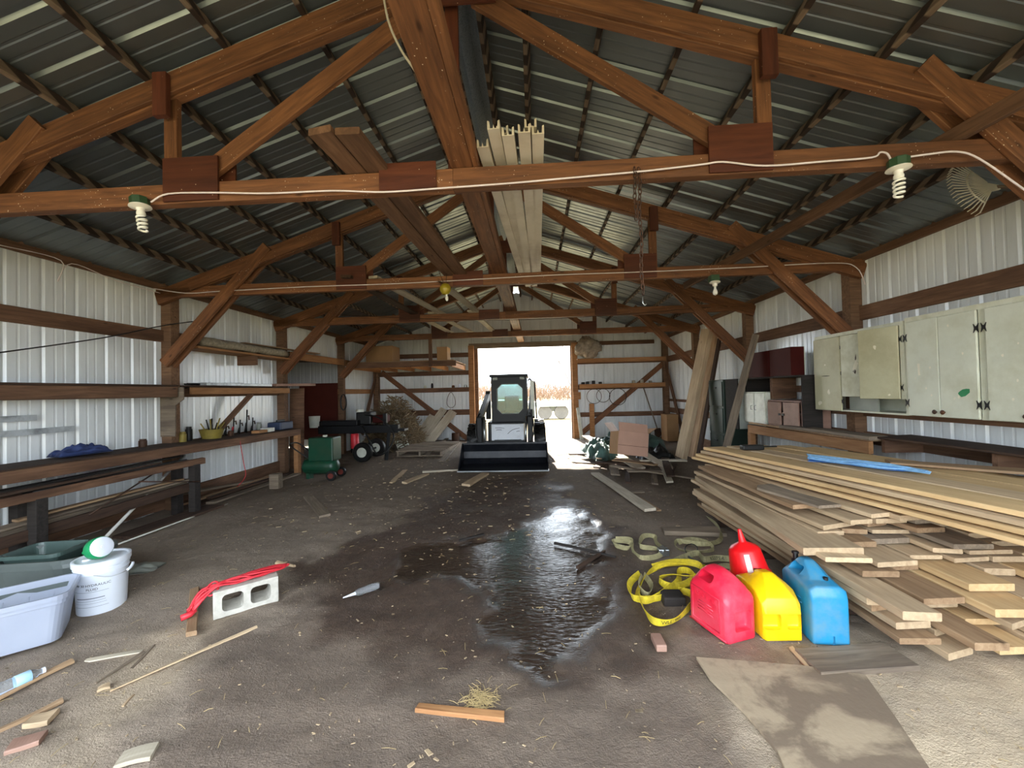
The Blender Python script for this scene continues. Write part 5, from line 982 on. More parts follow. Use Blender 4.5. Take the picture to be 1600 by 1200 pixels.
# ================================================================ right back corner
t = thing('wall_shelf', 'board shelf on the back wall right of the doorway', 'shelf', (3, YB-.15, 1.6)); boxat('shelf_top', (DR+.2, YB-.30, 1.632), (4.40, YB-.045, 1.656), M['brown'], t); boxat('front_rail', (DR+.2, YB-.335, 1.53), (4.40, YB-.30, 1.655), M['orange'], t)
t = thing('wall_shelf', 'upper board shelf on the back wall right of the doorway', 'shelf', (3, YB-.15, 2.4)); boxat('shelf_top', (DR+.15, YB-.36, 2.40), (4.42, YB-.045, 2.425), M['brown'], t); boxat('front_rail', (DR+.15, YB-.40, 2.30), (4.42, YB-.36, 2.425), M['orange'], t)
M['burlap'] = plain('grey_matted_fibre', (150, 138, 124), .98, var=.35, scale=14, bump=.9)
def lump(name, label, cat, c, rx, ry, rz, mat, seed, amp=.35, kind=None):
    bm = bmesh.new(); bmesh.ops.create_icosphere(bm, subdivisions=4, radius=1)
    for v in bm.verts:
        d = 1+amp*noise.fractal(v.co*1.6+Vector((seed, 0, 0)), .7, 2, 4); v.co = Vector((v.co.x*rx*d, v.co.y*ry*d, max(-rz, v.co.z*rz*d)))
    o = mk(name, from_bm(name, bm, mat, True), Matrix.Translation(c)); return tag(o, label, cat, None, kind)
lump('insulation_bundle', 'matted grey bundle of fibre hanging at the top right of the doorway', 'bundle', (2.12, YB-.42, 2.74), .36, .20, .30, M['burlap'], 4)
o = boxat('wall_box', (DR+.02, YB-.22, 1.20), (DR+.24, YB-.165, 1.42), M['orange'], None, .004); tag(o, 'small wooden box fixed to the right door post', 'box')
for k, (x_, r_) in enumerate(((2.28, .22), (2.55, .20), (2.98, .25))):
    t = thing('wire_coil', ['coil of wire hanging below the shelf nearest the doorway', 'smaller coil of wire hanging in the middle below the shelf', 'largest dark coil of wire hanging below the shelf'][k], 'coil', (x_, YB-.36, 1.3), 'wire coils on the back wall')
    for j in range(2+k): tube('wire_turn', [(x_+r_*math.cos(q), YB-.355-.012*j, 1.50-r_*.98+r_*math.sin(q)*1.0) for q in [i*math.pi/12 for i in range(24)]], .007, M['iron'] if k < 2 else M['black'], t, 5, True)
for k, x_ in enumerate((1.98, 2.12, 2.3, 2.5, 3.5, 3.75, 4.0)):
    o = mk('small_tin', lathe_mesh([(0, 0), (.05, 0), (.05, .06+.02*(k % 3)), (0, .065+.02*(k % 3))], M['black'] if k < 4 else M['pale'], 12), Matrix.Translation((x_, YB-.2, 1.658))); tag(o, '%s tin on the lower shelf, %s' % ('dark' if k < 4 else 'pale', ['next to the doorway', 'second from the doorway', 'third from the doorway', 'fourth from the doorway', 'farther right, first pale one', 'farther right, middle pale one', 'farther right, last pale one'][k]), 'tin', 'tins on the back wall shelf')
o = boxat('short_post', (2.16, YB-.20, 0), (2.30, YB-.11, 1.06), M['orange'], None, .005); tag(o, 'short orange post standing by the back wall brace', 'post')
o = plank('leaning_plank', (1.86, 11.9, .02), (1.80, YB-.2, .95), .10, .02, M['offw'], up=(0, -1, .5)); tag(o, 'white strip leaning beside the right door post', 'plank')
t = thing('shovel', 'long-handled shovel leaning in the back right corner', 'shovel', (4.1, 12.1, 0)); tube('handle', [(4.05, 11.9, .30), (3.80, YB-.12, 1.55)], .016, M['grey'], t, 8); prism('blade', [(-.09, 0), (.09, 0), (.1, .2), (.0, .30), (-.1, .2)], .006, M['iron'], axis_frame((4.05, 11.9, .32), (0, -1, .3), (1, 0, 0)) @ Matrix.Rotation(math.pi, 4, 'Z'), t)
carton('brown box standing in the back right corner behind the beams', (4.1, 11.2, .02), (4.42, 11.7, .75))
# open carton on a pile of boards
M['card2'] = plain('dusty_pink_cardboard', (182, 142, 122), .85, var=.05)
T = Matrix.Translation((2.22, 7.62, .30)) @ Matrix.Rotation(.18, 4, 'Z') @ Matrix.Rotation(.14, 4, 'Y') @ Matrix.Rotation(-.12, 4, 'X')
t = mk('cardboard_box', None, T); tag(t, 'open cardboard box tipped on the board pile right of the loader', 'box')
mk('side_panel', rbox_mesh(.58, .008, .42, M['card2']), T @ Matrix.Translation((0, -.2, .16)), t); mk('side_panel', rbox_mesh(.58, .008, .42, M['card']), T @ Matrix.Translation((0, .2, .16)), t)
for sx in (-1, 1): mk('end_panel', rbox_mesh(.008, .39, .42, M['card']), T @ Matrix.Translation((sx*.29, 0, .16)), t)
mk('bottom_panel', rbox_mesh(.57, .39, .008, M['card']), T @ Matrix.Translation((0, 0, -.046)), t)
mk('seam', rbox_mesh(.57, .002, .006, M['maroon']), T @ Matrix.Translation((0, -.205, .12)), t)
mk('flap', rbox_mesh(.008, .38, .20, M['label']), T @ Matrix.Translation((-.29, 0, .37)) @ Matrix.Rotation(-.75, 4, 'Y') @ Matrix.Translation((0, 0, .1)), t); mk('flap', rbox_mesh(.008, .38, .20, M['card']), T @ Matrix.Translation((.29, 0, .37)) @ Matrix.Rotation(.9, 4, 'Y') @ Matrix.Translation((0, 0, .1)), t)
mk('flap', rbox_mesh(.56, .008, .18, M['card2']), T @ Matrix.Translation((0, -.2, .37)) @ Matrix.Rotation(-.35, 4, 'X') @ Matrix.Translation((0, 0, .09)), t)
RP = random.Random(9)
PB = []
for k in range(30):
    y0 = RP.uniform(6.55, 9.4); x0 = RP.uniform(1.75, 3.0); L_ = RP.uniform(.7, 1.7); a_ = RP.choice((-.35, -.2, .05, .9, 1.25, 1.5))+RP.uniform(-.12, .12); d = V(math.sin(a_)*.9, -math.cos(a_), 0)*L_/2; z_ = .02+.03*(k % 5)
    c = V(x0, y0, z_)
    PB.append((y0, plank('pile_board', c-d, c+d, RP.uniform(.08, .17), .024, RP.choice([M['grey'], M['pale'], M['brown'], M['grey'], M['dark']]))))
for k, (y0, o) in enumerate(sorted(PB, key=lambda q: q[0])): tag(o, 'weathered board, %s nearest of the loose boards lying right of the loader' % ORD[k], 'board', 'loose boards right of the loader')
o = plank('loose_board', (1.78, 10.4, .30), (2.30, 7.1, .10), .20, .03, M['pale']); tag(o, 'long pale board slanting under the open cardboard box', 'board')
o = plank('loose_board', (2.5, 9.3, .32), (2.75, 7.0, .10), .16, .03, M['pale']); tag(o, 'pale board slanting behind the open cardboard box', 'board')
M['tarpg'] = plain('grey_green_tarp', (70, 96, 90), .55, var=.5, scale=5)
crumple('crumpled_tarp', 'grey-green tarp bunched on boards beside the lit ground', 'tarp', (1.80, 8.5, .10), .26, .55, .42, M['tarpg'], .2, 12, 30, 2.6); crumple('crumpled_tarp', 'pale green tarp heaped behind the open cardboard box', 'tarp', (2.75, 9.9, .06), .80, .50, .52, M['tarpg'], -.1, 22, 34, 3.0)
crumple('black_bag', 'black plastic bag slumped right of the open cardboard box', 'bag', (2.92, 8.3, .05), .32, .28, .34, M['black'], .1, 31, 24, 2.0)
# ================================================================ skid steer loader
M['steel_b'] = plain('worn_dark_steel', (14, 17, 25), .42, metal=.3, dirt=(60, 62, 66), dirt_amt=.35); M['whitep'] = plain('scratched_white_paint', (206, 210, 216), .45, var=.05, scale=5, dirt=(120, 116, 110), dirt_amt=.45)
s = NT('tinted_glass'); M['glass'] = s.set(color=(.36, .60, .57), rough=.04, trans=.85, ior=1.45)
t = thing('skid_steer_loader', 'black and white skid steer loader facing out with its bucket on the ground', 'loader', (-.1, 9.0, 0))
cx = -.13
pr = [(7.42, .02), (7.75, .02), (7.95, .05), (8.05, .16), (8.06, .30), (7.99, .46), (7.97, .46), (8.03, .30), (8.02, .17), (7.93, .075), (7.75, .045), (7.42, .035)]
vs = []; bx0, bx1 = -.98, .72
for x_ in (bx0, bx1): vs += [(x_, y_, z_) for y_, z_ in pr]
n = len(pr); fs = [(k, (k+1) % n, n+(k+1) % n, n+k) for k in range(n)]+[tuple(range(n-1, -1, -1)), tuple(n+k for k in range(n))]
bk = mk('bucket', pydata('bucket', vs, fs, M['steel_b']), None, t)
for x_ in (bx0, bx1-.02):
    prism('bucket_side', [(7.44, .02), (7.95, .03), (8.06, .16), (8.06, .30), (7.99, .47), (7.93, .47)], .02, M['steel_b'], Matrix(((0, 0, 1, x_), (1, 0, 0, 0), (0, 1, 0, 0), (0, 0, 0, 1))), bk)
boxat('cutting_edge', (bx0-.005, 7.40, .012), (bx1+.005, 7.56, .03), M['chrome'], bk); boxat('top_lip', (bx0, 7.96, .45), (bx1, 8.02, .48), M['steel_b'], bk)
boxat('quick_attach', (-.55, 8.06, .16), (.29, 8.16, .50), M['soot'], t, .01)
boxat('chassis', (-.50, 8.32, .22), (.24, 10.4, .86), M['soot'], t, .02)
fp = boxat('front_panel', (-.42, 8.28, .48), (.26, 8.318, .82), M['whitep'], t, .008); 
for k, (a_, b_) in enumerate((((-.34, .745), (-.15, .735)), ((-.32, .70), (-.20, .70)), ((-.08, .62), (.02, .70)), ((.02, .70), (.17, .735)), ((.10, .66), (.17, .67)))): tube('scuff_mark', [(a_[0], 8.279, a_[1]), ((a_[0]+b_[0])/2, 8.279, (a_[1]+b_[1])/2+.006), (b_[0], 8.279, b_[1])], .005, M['black'], fp, 5)
boxat('step', (-.36, 8.20, .42), (.20, 8.30, .50), M['soot'], t, .01)
# cab front with an eight-sided window
cw0, cw1, cz0, cz1 = -.42, .33, .82, 1.80
def octo(hw, hh, c_): return [(-hw+c_, -hh), (hw-c_, -hh), (hw, -hh+c_), (hw, hh-c_), (hw-c_, hh), (-hw+c_, hh), (-hw, hh-c_), (-hw, -hh+c_)]
bm = bmesh.new(); bmesh.ops.create_cube(bm, size=1); bmesh.ops.scale(bm, vec=(cw1-cw0, .05, cz1-cz0), verts=bm.verts); ob = from_bm('door', bm)
bm = bmesh.new(); f = bm.faces.new([bm.verts.new((p[0]+.02, -.2, p[1]+.03)) for p in octo(.27, .31, .10)]); r = bmesh.ops.extrude_face_region(bm, geom=[f]); bmesh.ops.translate(bm, vec=(0, .4, 0), verts=[v for v in r['geom'] if isinstance(v, bmesh.types.BMVert)]); cu = from_bm('cut', bm)
Tc = Matrix.Translation(((cw0+cw1)/2, 8.44, (cz0+cz1)/2)); dr_ = mk('cab_door', bake(ob, [], [cu], M['soot'], False), Tc, t)
bm = bmesh.new(); f = bm.faces.new([bm.verts.new((p[0]+.02, 0, p[1]+.03)) for p in octo(.275, .315, .10)]); r = bmesh.ops.extrude_face_region(bm, geom=[f]); bmesh.ops.translate(bm, vec=(0, .006, 0), verts=[v for v in r['geom'] if isinstance(v, bmesh.types.BMVert)]); mk('window', from_bm('window', bm, M['glass']), Tc, dr_)
vs, fs = tube_data([(p[0]+.02, -.026, p[1]+.03) for p in octo(.27, .31, .10)], .008, 6, True); mk('window_seal', pydata('seal', vs, fs, M['greyp'], False), Tc, dr_)
boxat('cab_roof', (cw0-.03, 8.38, 1.80), (cw1+.03, 9.75, 1.86), M['soot'], t, .015)
for x_ in (cw0, cw1-.03): 
    boxat('cab_pillar', (x_, 8.47, .84), (x_+.03, 8.55, 1.80), M['soot'], t); boxat('cab_pillar', (x_, 9.62, .84), (x_+.03, 9.72, 1.80), M['soot'], t)
    for k in range(9): boxat('side_bar', (x_+.008, 8.60+k*.115, .86), (x_+.022, 8.625+k*.115, 1.80), M['soot'], t)
boxat('rear_window', (cw0+.04, 9.66, 1.25), (cw1-.04, 9.668, 1.76), M['glass'], t); boxat('rear_lower', (cw0+.03, 9.62, .84), (cw1-.03, 9.70, 1.24), M['soot'], t); boxat('seat', (-.25, 9.15, .84), (.15, 9.55, 1.05), M['black'], t, .04); boxat('seat_back', (-.22, 9.48, 1.0), (.12, 9.60, 1.40), M['black'], t, .04)
for x_ in (cw0+.04, cw1-.14): mk('work_light', rbox_mesh(.10, .05, .06, M['greyp'], .012, 2), Matrix.Translation((x_+.05, 8.40, 1.77)), t)
for s_ in (-1, 1):
    xa = cx+s_*.52
    up = boxat('lift_arm', (xa-.055, 8.12, .42), (xa+.055, 8.30, .98), M['soot'], t, .015); beam('lift_arm', (xa, 8.22, .92), (xa+s_*.04, 10.2, 1.42), .10, .16, M['soot'], t); beam('rear_upright', (xa+s_*.04, 10.2, .80), (xa+s_*.04, 10.2, 1.52), .12, .16, M['soot'], t)
    tube('tilt_cylinder', [(xa-s_*.10, 8.16, .42), (xa-s_*.08, 8.30, .98)], .028, M['chrome'], t, 8); tube('hydraulic_hose', catmull([(xa, 8.10, .45), (xa+s_*.07, 8.10, .66), (xa+s_*.05, 8.18, .95), (xa, 8.3, 1.05)], 5), .014, M['black'], t, 6)
    for y_ in (8.78, 9.85):
        wx = cx+s_*.72; vs, fs = [], []; Rr = .40
        prof = [(.18, -.11), (.30, -.125), (.36, -.115), (.385, -.06), (.385, .06), (.36, .115), (.30, .125), (.18, .11)]; w_ = mk('tyre', lathe_mesh(prof, M['black'], 32), axis_frame((wx, y_, .40), (1, 0, 0)), t)
        bm = bmesh.new()
        for k in range(22):
            for h in (-1, 1):
                a_ = 2*math.pi*(k+(.5 if h > 0 else 0))/22; Tm = Matrix.Rotation(a_, 4, 'Z') @ Matrix.Translation((.392, 0, h*.055)) @ Matrix.Rotation(h*.5, 4, 'X') @ Matrix.Diagonal((.03, .045, .115, 1)); bmesh.ops.create_cube(bm, size=1, matrix=Tm)
        mk('tread', from_bm('tread', bm, M['black']), axis_frame((wx, y_, .40), (1, 0, 0)), w_); w_.children and None
        mk('rim', lathe_mesh([(0, -.05), (.17, -.06), (.19, -.10), (.19, .10), (.17, .06), (0, .05)], M['offw'], 24), axis_frame((wx, y_, .40), (1, 0, 0)), w_)
boxat('engine_hood', (-.48, 9.75, .86), (.22, 10.55, 1.28), M['soot'], t, .03); ms = boxat('pale_mast', (.40, 8.62, .95), (.49, 8.70, 1.72), M['offw'], t, .01); tube('mast_hook', catmull([(.44, 8.66, 1.70), (.40, 8.66, 1.76), (.36, 8.64, 1.72)], 4), .018, M['soot'], ms, 6)
beam('mast_stay', (.53, 8.62, .90), (.50, 8.66, 1.70), .025, .025, M['soot'], t)
# ================================================================ overhead: boards on the trusses, lamps, wires
zt = ZC+.145
def over(label, p0, p1, w, th, mat, name='rafter_board', grp='boards laid over the trusses', **k): return tag(plank(name, p0, p1, w, th, mat, None, **k), label, 'board', grp)
t = thing('ridge_runner', 'long doubled board running down the middle over the truss beams', 'beam', (.03, 6, zt)); plank('flat_board', (.035, 1.30, zt+.02), (.10, 12.35, zt+.02), .15, .038, M['truss'], t, warp=.003, rag=.02); plank('edge_board', (.13, 1.30, zt+.05), (.195, 12.35, zt+.05), .038, .10, M['truss'], t, warp=.003, rag=.02)
over('left one of two long planks laid over the first two trusses', (-.71, 2.22, zt+.022), (-.56, 5.35, zt+.022), .145, .042, M['girt'], warp=.003); over('right one of two long planks laid over the first two trusses', (-.555, 2.24, zt+.022), (-.40, 5.32, zt+.022), .145, .042, M['girt'], warp=.003)
over('long brace board slanting over the trusses near the right wall', (3.30, 1.9, zt+.05), (2.86, 6.3, zt+.05), .045, .10, M['girt'], warp=.003)
for k, (a, b) in enumerate((((643, 466), (694, 493)), ((722, 469), (750, 491)), ((706, 505), (739, 521)), ((754, 503), (771, 518)), ((676, 506), (705, 521)))):
    p, q = onz(*a, 3.04), onz(*b, 3.04); d = (q-p).normalized(); over('pale board laid over the far trusses, %s' % ['leftmost above the second truss', 'nearest the ridge between second and third truss', 'middle one before the doorway', 'nearest the ridge before the doorway', 'leftmost one before the doorway'][k], p-d*1.2+V(0, 0, .01), q+d*.15+V(0, 0, .01), .13, .035, M['pale'], warp=.002)
p, q = onz(600, 455, 3.04), onz(655, 480, 3.04); over('dark board laid over the far trusses left of the hanging lamp', (-1.9, 5.0, zt+.02), (-1.75, 7.7, zt+.02), .14, .035, M['dark'])
# white trim lengths: folded channels
def channel_mesh(L, w, h, mat):
    pr = [(-w/2, h), (-w/2+.012, h*.9), (-w/2+.014, .006), (-.006, .006), (0, h*.55), (.006, .006), (w/2-.014, .006), (w/2-.012, h*.9), (w/2, h), (w/2, 0), (-w/2, 0)]
    vs = [(-L/2, y, z_) for y, z_ in pr]+[(L/2, y, z_) for y, z_ in pr]; n = len(pr); return pydata('channel', vs, [(k, (k+1) % n, n+(k+1) % n, n+k) for k in range(n)]+[tuple(range(n-1, -1, -1)), tuple(n+k for k in range(n))], mat)
M['trimw'] = plain('dusty_white_trim', (214, 204, 186), .55, var=.06, scale=3, dirt=(170, 154, 130), dirt_amt=.5)
for k, (x0, ln, z_, y0) in enumerate(((.20, 3.3, 0, 2.52), (.285, 3.7, .02, 2.38), (.37, 3.5, .0, 2.42), (.47, 3.6, .0, 2.40), (.555, 3.4, .012, 2.44), (.33, 3.2, .065, 2.50), (.51, 3.3, .07, 2.46))):
    p = V(x0, y0, zt+.004+z_+(.05 if k < 5 else .05)); q = V(x0*.55+.28, y0+ln, zt+.004+z_+.05)
    o = mk('trim_length', channel_mesh(ln, .075, .055, M['trimw']), frame(p, q)); tag(o, 'white folded trim length in the bundle over the trusses, %s' % ['leftmost and lowest', 'second from the left', 'middle of the lower row', 'fourth from the left', 'rightmost of the lower row', 'left one on top', 'right one on top'][k], 'trim', 'white trim lengths over the trusses')
# cables along the first and second truss
yf = D1-.042-.043-.012
def cable(label, pts, y, r=.006, mat=M['label']): return tag(tube('cable', catmull([ony(a, b, y) for a, b in pts], 5), r, mat, None, 6), label, 'cable')
cable('white cable stapled along the nearest truss beam', [(236, 316), (262, 303), (330, 301), (420, 302), (520, 298), (600, 300), (690, 294), (800, 286), (900, 277), (1000, 268), (1096, 257), (1130, 253), (1196, 259), (1290, 252), (1362, 246), (1375, 238), (1386, 240), (1392, 250)], D1-.11)
cable('white cable running from the right lamp to the wall', [(1414, 246), (1450, 241), (1494, 237), (1530, 248), (1600, 296), (1640, 325)], D1-.12)
cable('thin pale cable along the second truss beam', [(235, 450), (290, 458), (345, 455), (480, 448), (600, 444), (700, 439), (860, 430), (1000, 425), (1160, 418), (1300, 411), (1338, 418), (1352, 445)], YT[1]-.11, .006)
cable('pale cable hanging down from the ridge at the top of the view', [(596, -30), (606, 30), (625, 75), (648, 110), (664, 140)], 2.5, .008, M['trimw'])
cable('thin brown cable along the third truss beam', [(530, 492), (640, 497), (800, 500), (960, 492), (1110, 480)], YT[2]-.10, .005, M['iron'])
def cfl(label, p, tilt):
    T = Matrix.Translation(p) @ Matrix.Rotation(tilt, 4, 'Y') @ Matrix.Rotation(math.pi, 4, 'X'); t = mk('ceiling_lamp', None, T); tag(t, label, 'lamp', 'spiral bulb lamps on the nearest truss')
    M.setdefault('boxg', plain('green_outlet_box', (46, 74, 46), .5)); M.setdefault('porc', plain('white_porcelain', (236, 232, 220), .3, var=.02)); M.setdefault('cflw', plain('white_glass_tube', (244, 242, 230), .25, var=.01))
    mk('outlet_box', lathe_mesh([(0, -.06), (.05, -.06), (.055, -.055), (.055, 0), (0, 0)], M['boxg'], 8, False), T, t)
    lh = mk('lamp_holder', lathe_mesh([(0, 0), (.062, 0), (.064, .006), (.05, .012), (.026, .016), (.022, .035), (.0, .036)], M['porc'], 24), T, t); mk('bulb_base', lathe_mesh([(0, .034), (.02, .034), (.026, .045), (.026, .062), (.018, .07), (0, .07)], M['cflw'], 18), T, t)
    hp = [(.026*math.cos(q)*(1-.12*(k/72)), .026*math.sin(q)*(1-.12*(k/72)), .072+.105*k/72) for k, q in enumerate([i*math.pi/9 for i in range(73)])]
    vs, fs = tube_data(hp, .0075, 7); mk('spiral_tube', pydata('spiral', vs, fs, M['cflw'], True), T, t)
cfl('lamp with white spiral bulb at the left end of the nearest truss', ony(219, 325, 2.60)+V(0, 0, .012), -.12); cfl('lamp with white spiral bulb at the right end of the nearest truss', ony(1404, 266, 2.60)+V(0, 0, .012), .02)
M['bulb'] = plain('frosted_bulb', (238, 236, 226), .25)
def bulb_at(parent, p, r=.03):
    return mk('bulb', lathe_mesh([(0, 0), (.013, 0), (.013, -.03), (r*.6, -.04), (r, -.075), (r*.8, -.10), (0, -.115)][::-1], M['bulb'], 16), Matrix.Translation(p), parent)
p = ony(1117, 441, 5.04); t = mk('ceiling_lamp', None, Matrix.Translation(p)); tag(t, 'white porcelain lamp with a bare bulb under the second truss', 'lamp'); mk('lamp_holder', lathe_mesh([(0, -.05), (.025, -.05), (.03, -.02), (.06, -.008), (.062, 0), (.05, .012), (0, .012)], M['porc'], 22), Matrix.Translation(p), t); bulb_at(t, p+V(0, 0, -.05)); boxat('outlet_box', p+V(-.05, -.02, .012), p+V(.05, .07, .09), M['boxg'], t)
M['amber'] = plain('amber_glass', (150, 132, 36), .2, var=.2)
p = ony(696, 452, 5.0); t = mk('hanging_lamp', None, Matrix.Translation(p)); tag(t, 'amber glass lamp hanging from wires below the second truss', 'lamp'); mk('globe', lathe_mesh([(0, -.075), (.04, -.065), (.07, -.02), (.072, .02), (.05, .06), (.02, .075), (0, .075)], M['amber'], 20), Matrix.Translation(p), t); bulb_at(t, p+V(.015, 0, -.04), .022)
for a, b in (((676, 398), (692, 440)), ((701, 385), (697, 440))): tube('hanger_wire', [ony(*a, 5.0), ony(*b, 5.0)], .004, M['iron'], t, 5)
for k in range(14):
    a_ = R.uniform(0, 6.28); tube('nest_twig', [p+V(.03*math.cos(a_), .03*math.sin(a_), .07), p+V(.11*math.cos(a_+.6), .09*math.sin(a_+.6), .07+R.uniform(-.02, .07))], .003, M['iron'], t, 4)
# chain hanging from the first truss
ct = ony(998, 262, 2.615); t = thing('hanging_chain', 'rusty link chain hanging from the nearest truss', 'chain', ct)
pr = [(.011*math.cos(q)+(0), 0, .019*(1 if math.sin(q) > 0 else -1)*0+.022*math.sin(q)) for q in [i*math.pi/6 for i in range(12)]]
vs, fs = tube_data(pr, .0038, 5, True); lk = pydata('link', vs, fs, M['iron'], True)
for k in range(24): mk('chain_link', lk, Matrix.Translation(ct+V(.004*math.sin(k*.6), 0, -.018-.0345*k)) @ Matrix.Rotation((k % 2)*math.pi/2+.3, 4, 'Z'), t)
for k in range(10): mk('chain_link', lk, Matrix.Translation(ct+V(-.03+.004*math.sin(k), -.01, -.018-.0345*k)) @ Matrix.Rotation((k % 2)*math.pi/2+.8, 4, 'Z'), t)
mk('hook', pydata('hk', *tube_data([(0, 0, .0), (.0, 0, -.04), (.012, 0, -.055), (.022, 0, -.045)], .004, 5), M['chrome'], True), Matrix.Translation(ct+V(.0, 0, -.845)), t)
# leaf rakes stored under the right roof
def rake(label, hub, d, up, mat, n=20, r=.30, spread=1.15):
    t = thing('leaf_rake', label, 'rake', hub, 'leaf rakes stored under the roof'); d = Vector(d).normalized(); u = Vector(up); u = (u-d*u.dot(d)).normalized(); nn = d.cross(u); tips = []
    for k in range(n):
        a_ = (k/(n-1)-.5)*2*spread*.8; v = d*math.cos(a_)+u*math.sin(a_); tip = hub+v*r; tips.append(tip); beam('tine', hub+v*.05, tip, .009, .004, mat, t, up=nn); beam('tine_tip', tip, tip+nn*.035, .008, .004, mat, t)
    tube('spreader', [hub+(d*math.cos(a_)+u*math.sin(a_))*r*.62 for a_ in [(k/(n-1)-.5)*1.6*spread for k in range(n)]], .006, mat, t, 5)
    prism('hub_plate', [(-.05, -.02), (.06, -.045), (.06, .045), (-.05, .02)], .012, mat, axis_frame(hub, nn, d), t); tube('handle', [hub-d*.03, hub-d*1.0], .013, M['grey'], t, 8)
M['rakew'] = plain('bone_white_plastic', (214, 208, 188), .5); M['rakey'] = plain('yellow_rake_plastic', (206, 182, 30), .45)
rake('bone white plastic leaf rake head under the right eave', ony(1552, 292, 3.2), V(-1, -.05, .03), V(0, .3, 1), M['rakew']); rake('yellow plastic leaf rake head at the far upper right', ony(1606, 206, 3.25), V(-1, -.05, .12), V(0, .3, 1), M['rakey'], 20, .24)
# ================================================================ outside the doorway
M['woodg'] = plain('bleached_trailer_wood', (196, 190, 178), .8); M['tyreg'] = plain('dusty_tyre', (96, 92, 86), .8)
t = thing('flatbed_trailer', 'flatbed trailer with two axles parked outside the doorway', 'trailer', (2, 21, 0))
boxat('deck', (-3.2, 20.6, .78), (4.2, 22.6, .90), M['woodg'], t); boxat('side_rail', (-3.2, 20.55, .66), (4.2, 20.62, .82), M['greyp'], t)
for x_ in (1.02, 1.86):
    w_ = mk('tyre', lathe_mesh([(.22, -.1), (.34, -.1), (.37, -.06), (.37, .06), (.34, .1), (.22, .1)], M['tyreg'], 28), axis_frame((x_, 20.75, .37), (0, 1, 0)), t); mk('rim', lathe_mesh([(0, -.04), (.05, -.06), (.07, -.03), (.20, -.05), (.225, -.09), (.225, .09), (0, .05)], M['offw'], 24), axis_frame((x_, 20.75, .37), (0, 1, 0)), w_)
boxat('axle_hanger', (.95, 20.9, .40), (1.95, 22.3, .70), M['greyp'], t)
def bare_tree(name, label, base, h, seed, lean=V(0, 0, 0), r0=.06, depth=5, mat=None):
    rr = random.Random(seed); vs, fs = [], []
    def grow(p, d, L, r, k):
        q = p+d*L*.5+V(rr.gauss(0, .03), rr.gauss(0, .03), 0)*L; e = p+d*L+V(rr.gauss(0, .05), rr.gauss(0, .05), 0)*L; tube_data([p, q, e], [r, r*.85, r*.68], 5 if k > 1 else 3, False, vs, fs, False)
        if k == 0: return
        for j in range(rr.choice((2, 3, 3))): nd = (d+V(rr.gauss(0, .42), rr.gauss(0, .42), rr.gauss(.12, .25))).normalized(); grow(e if j < 2 else q, nd, L*rr.uniform(.62, .85), r*.62, k-1)
    grow(V(*base), (V(0, 0, 1)+lean).normalized(), h*.32, r0, depth); o = mk(name, pydata(name, vs, fs, mat or M['twig'])); return tag(o, label, 'tree')
M['twig'] = plain('grey_brown_twigs', (92, 80, 70), .9, var=.2)
bare_tree('bare_tree', 'leafless tree leaning into the doorway view on the right', (2.9, 19.2, -.02), 5.2, 4, V(-.36, 0, 0), .05)
vs, fs = [], []; RH = random.Random(3)
for k in range(5200):
    x_ = RH.uniform(-16, 22); y_ = RH.uniform(52, 66); h_ = (2.2+1.6*noise.noise(Vector((x_*.25, y_*.1, 0)))+1.2*RH.random()); z0 = RH.uniform(0, .6)*h_; d = V(RH.gauss(0, .4), RH.gauss(0, .3), RH.uniform(.4, 1)).normalized(); L_ = RH.uniform(.6, 1.9); p = V(x_, y_, z0); tube_data([p, p+d*L_*.5+V(RH.gauss(0, .08), 0, 0), p+d*L_], [.045, .03, .012], 3, False, vs, fs, False)
M['hedge'] = plain('winter_brush', (132, 108, 88), .95, var=.3, scale=.4)
o = mk('hedgerow', pydata('hedgerow', vs, fs, M['hedge'])); tag(o, 'distant hedgerow of leafless brush across the field', 'hedge', None, 'stuff')
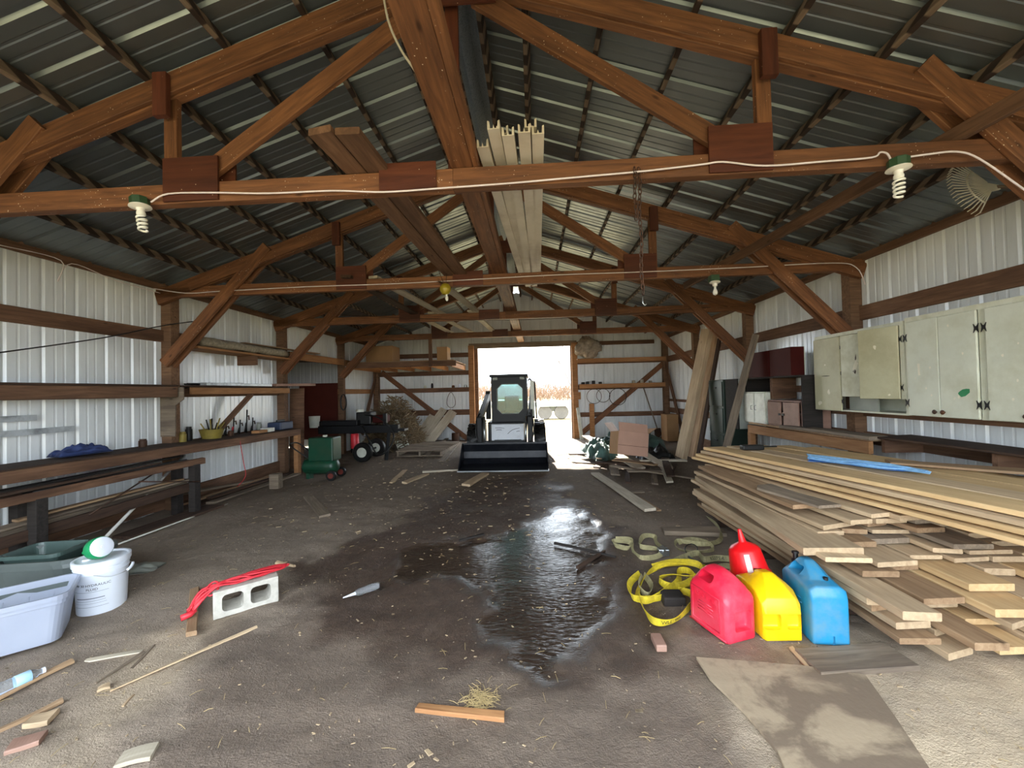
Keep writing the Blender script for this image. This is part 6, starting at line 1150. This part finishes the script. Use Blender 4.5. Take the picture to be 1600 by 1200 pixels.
# ================================================================ litter on the dirt
RS = random.Random(77); vs, fs = [], []; vs2, fs2 = [], []
for k in range(2200):
    y_ = 1.4+9.5*RS.random()**1.5; x_ = RS.uniform(-4.1, 3.9)
    if 2.3 < x_ and 2 < y_ < 5: continue
    z_ = floor_h(x_, y_); a_ = RS.uniform(0, 6.28); l_ = RS.uniform(.003, .010)*(2.2 if RS.random() < .05 else 1); w_ = l_*RS.uniform(.25, .6); h_ = RS.uniform(.001, .004); b = len(vs); ca, sa = math.cos(a_), math.sin(a_); tl = RS.uniform(-.3, .3)
    for sx, sy, sz in ((-1, -1, 0), (1, -.6, 0), (1.1, 1, 0), (-.8, .9, 0), (-.8, -.8, 1), (.9, -.5, 1), (1, .8, 1), (-.7, .7, 1)): vs.append((x_+sx*l_*ca-sy*w_*sa, y_+sx*l_*sa+sy*w_*ca, z_+sz*h_+tl*sx*l_*.3+.001))
    fs += [(b, b+1, b+5, b+4), (b+1, b+2, b+6, b+5), (b+2, b+3, b+7, b+6), (b+3, b, b+4, b+7), (b+4, b+5, b+6, b+7)]
for k in range(420):
    y_ = RS.uniform(4.2, 10.5); x_ = RS.gauss(-1.0, 1.4)
    if abs(x_) > 2.2 and x_ > 0 or x_ < -3.9: continue
    z_ = floor_h(x_, y_); a_ = RS.uniform(0, 6.28); l_ = RS.uniform(.008, .035); w_ = l_*RS.uniform(.2, .6); h_ = RS.uniform(.002, .008); b = len(vs); ca, sa = math.cos(a_), math.sin(a_)
    for sx, sy, sz in ((-1, -1, 0), (1, -.6, 0), (1.1, 1, 0), (-.8, .9, 0), (-.8, -.8, 1), (.9, -.5, 1), (1, .8, 1), (-.7, .7, 1)): vs.append((x_+sx*l_*ca-sy*w_*sa, y_+sx*l_*sa+sy*w_*ca, z_+sz*h_+.001))
    fs += [(b, b+1, b+5, b+4), (b+1, b+2, b+6, b+5), (b+2, b+3, b+7, b+6), (b+3, b, b+4, b+7), (b+4, b+5, b+6, b+7)]
for k in range(900):
    cl = RS.random() < .25; y_ = 1.4+8*RS.random()**1.5 if not cl else onz(750, 1095).y+RS.gauss(0, .035); x_ = RS.uniform(-4, 3.8) if not cl else onz(750, 1095).x+RS.gauss(0, .035)
    if 2.3 < x_ and 2 < y_ < 5: continue
    z_ = floor_h(x_, y_)+.004; a_ = RS.uniform(0, 6.28); l_ = RS.uniform(.02, .07); d = V(math.cos(a_), math.sin(a_), RS.uniform(-.02, .15))*l_; p = V(x_, y_, z_); tube_data([p, p+d*.5+V(0, 0, .004), p+d], .0012, 3, False, vs2, fs2, False)
M['chipm'] = plain('pale_wood_chips', (158, 138, 110), .9, var=.75, scale=5); M['straw'] = plain('dry_straw', (178, 156, 110), .9, var=.2)
o = mk('wood_chips', pydata('wood_chips', vs, fs, M['chipm'])); tag(o, 'small pale wood chips scattered over the dirt floor', 'wood chips', None, 'stuff')
o = mk('straw_litter', pydata('straw_litter', vs2, fs2, M['straw'])); tag(o, 'thin dry straw scattered over the dirt floor', 'straw', None, 'stuff')
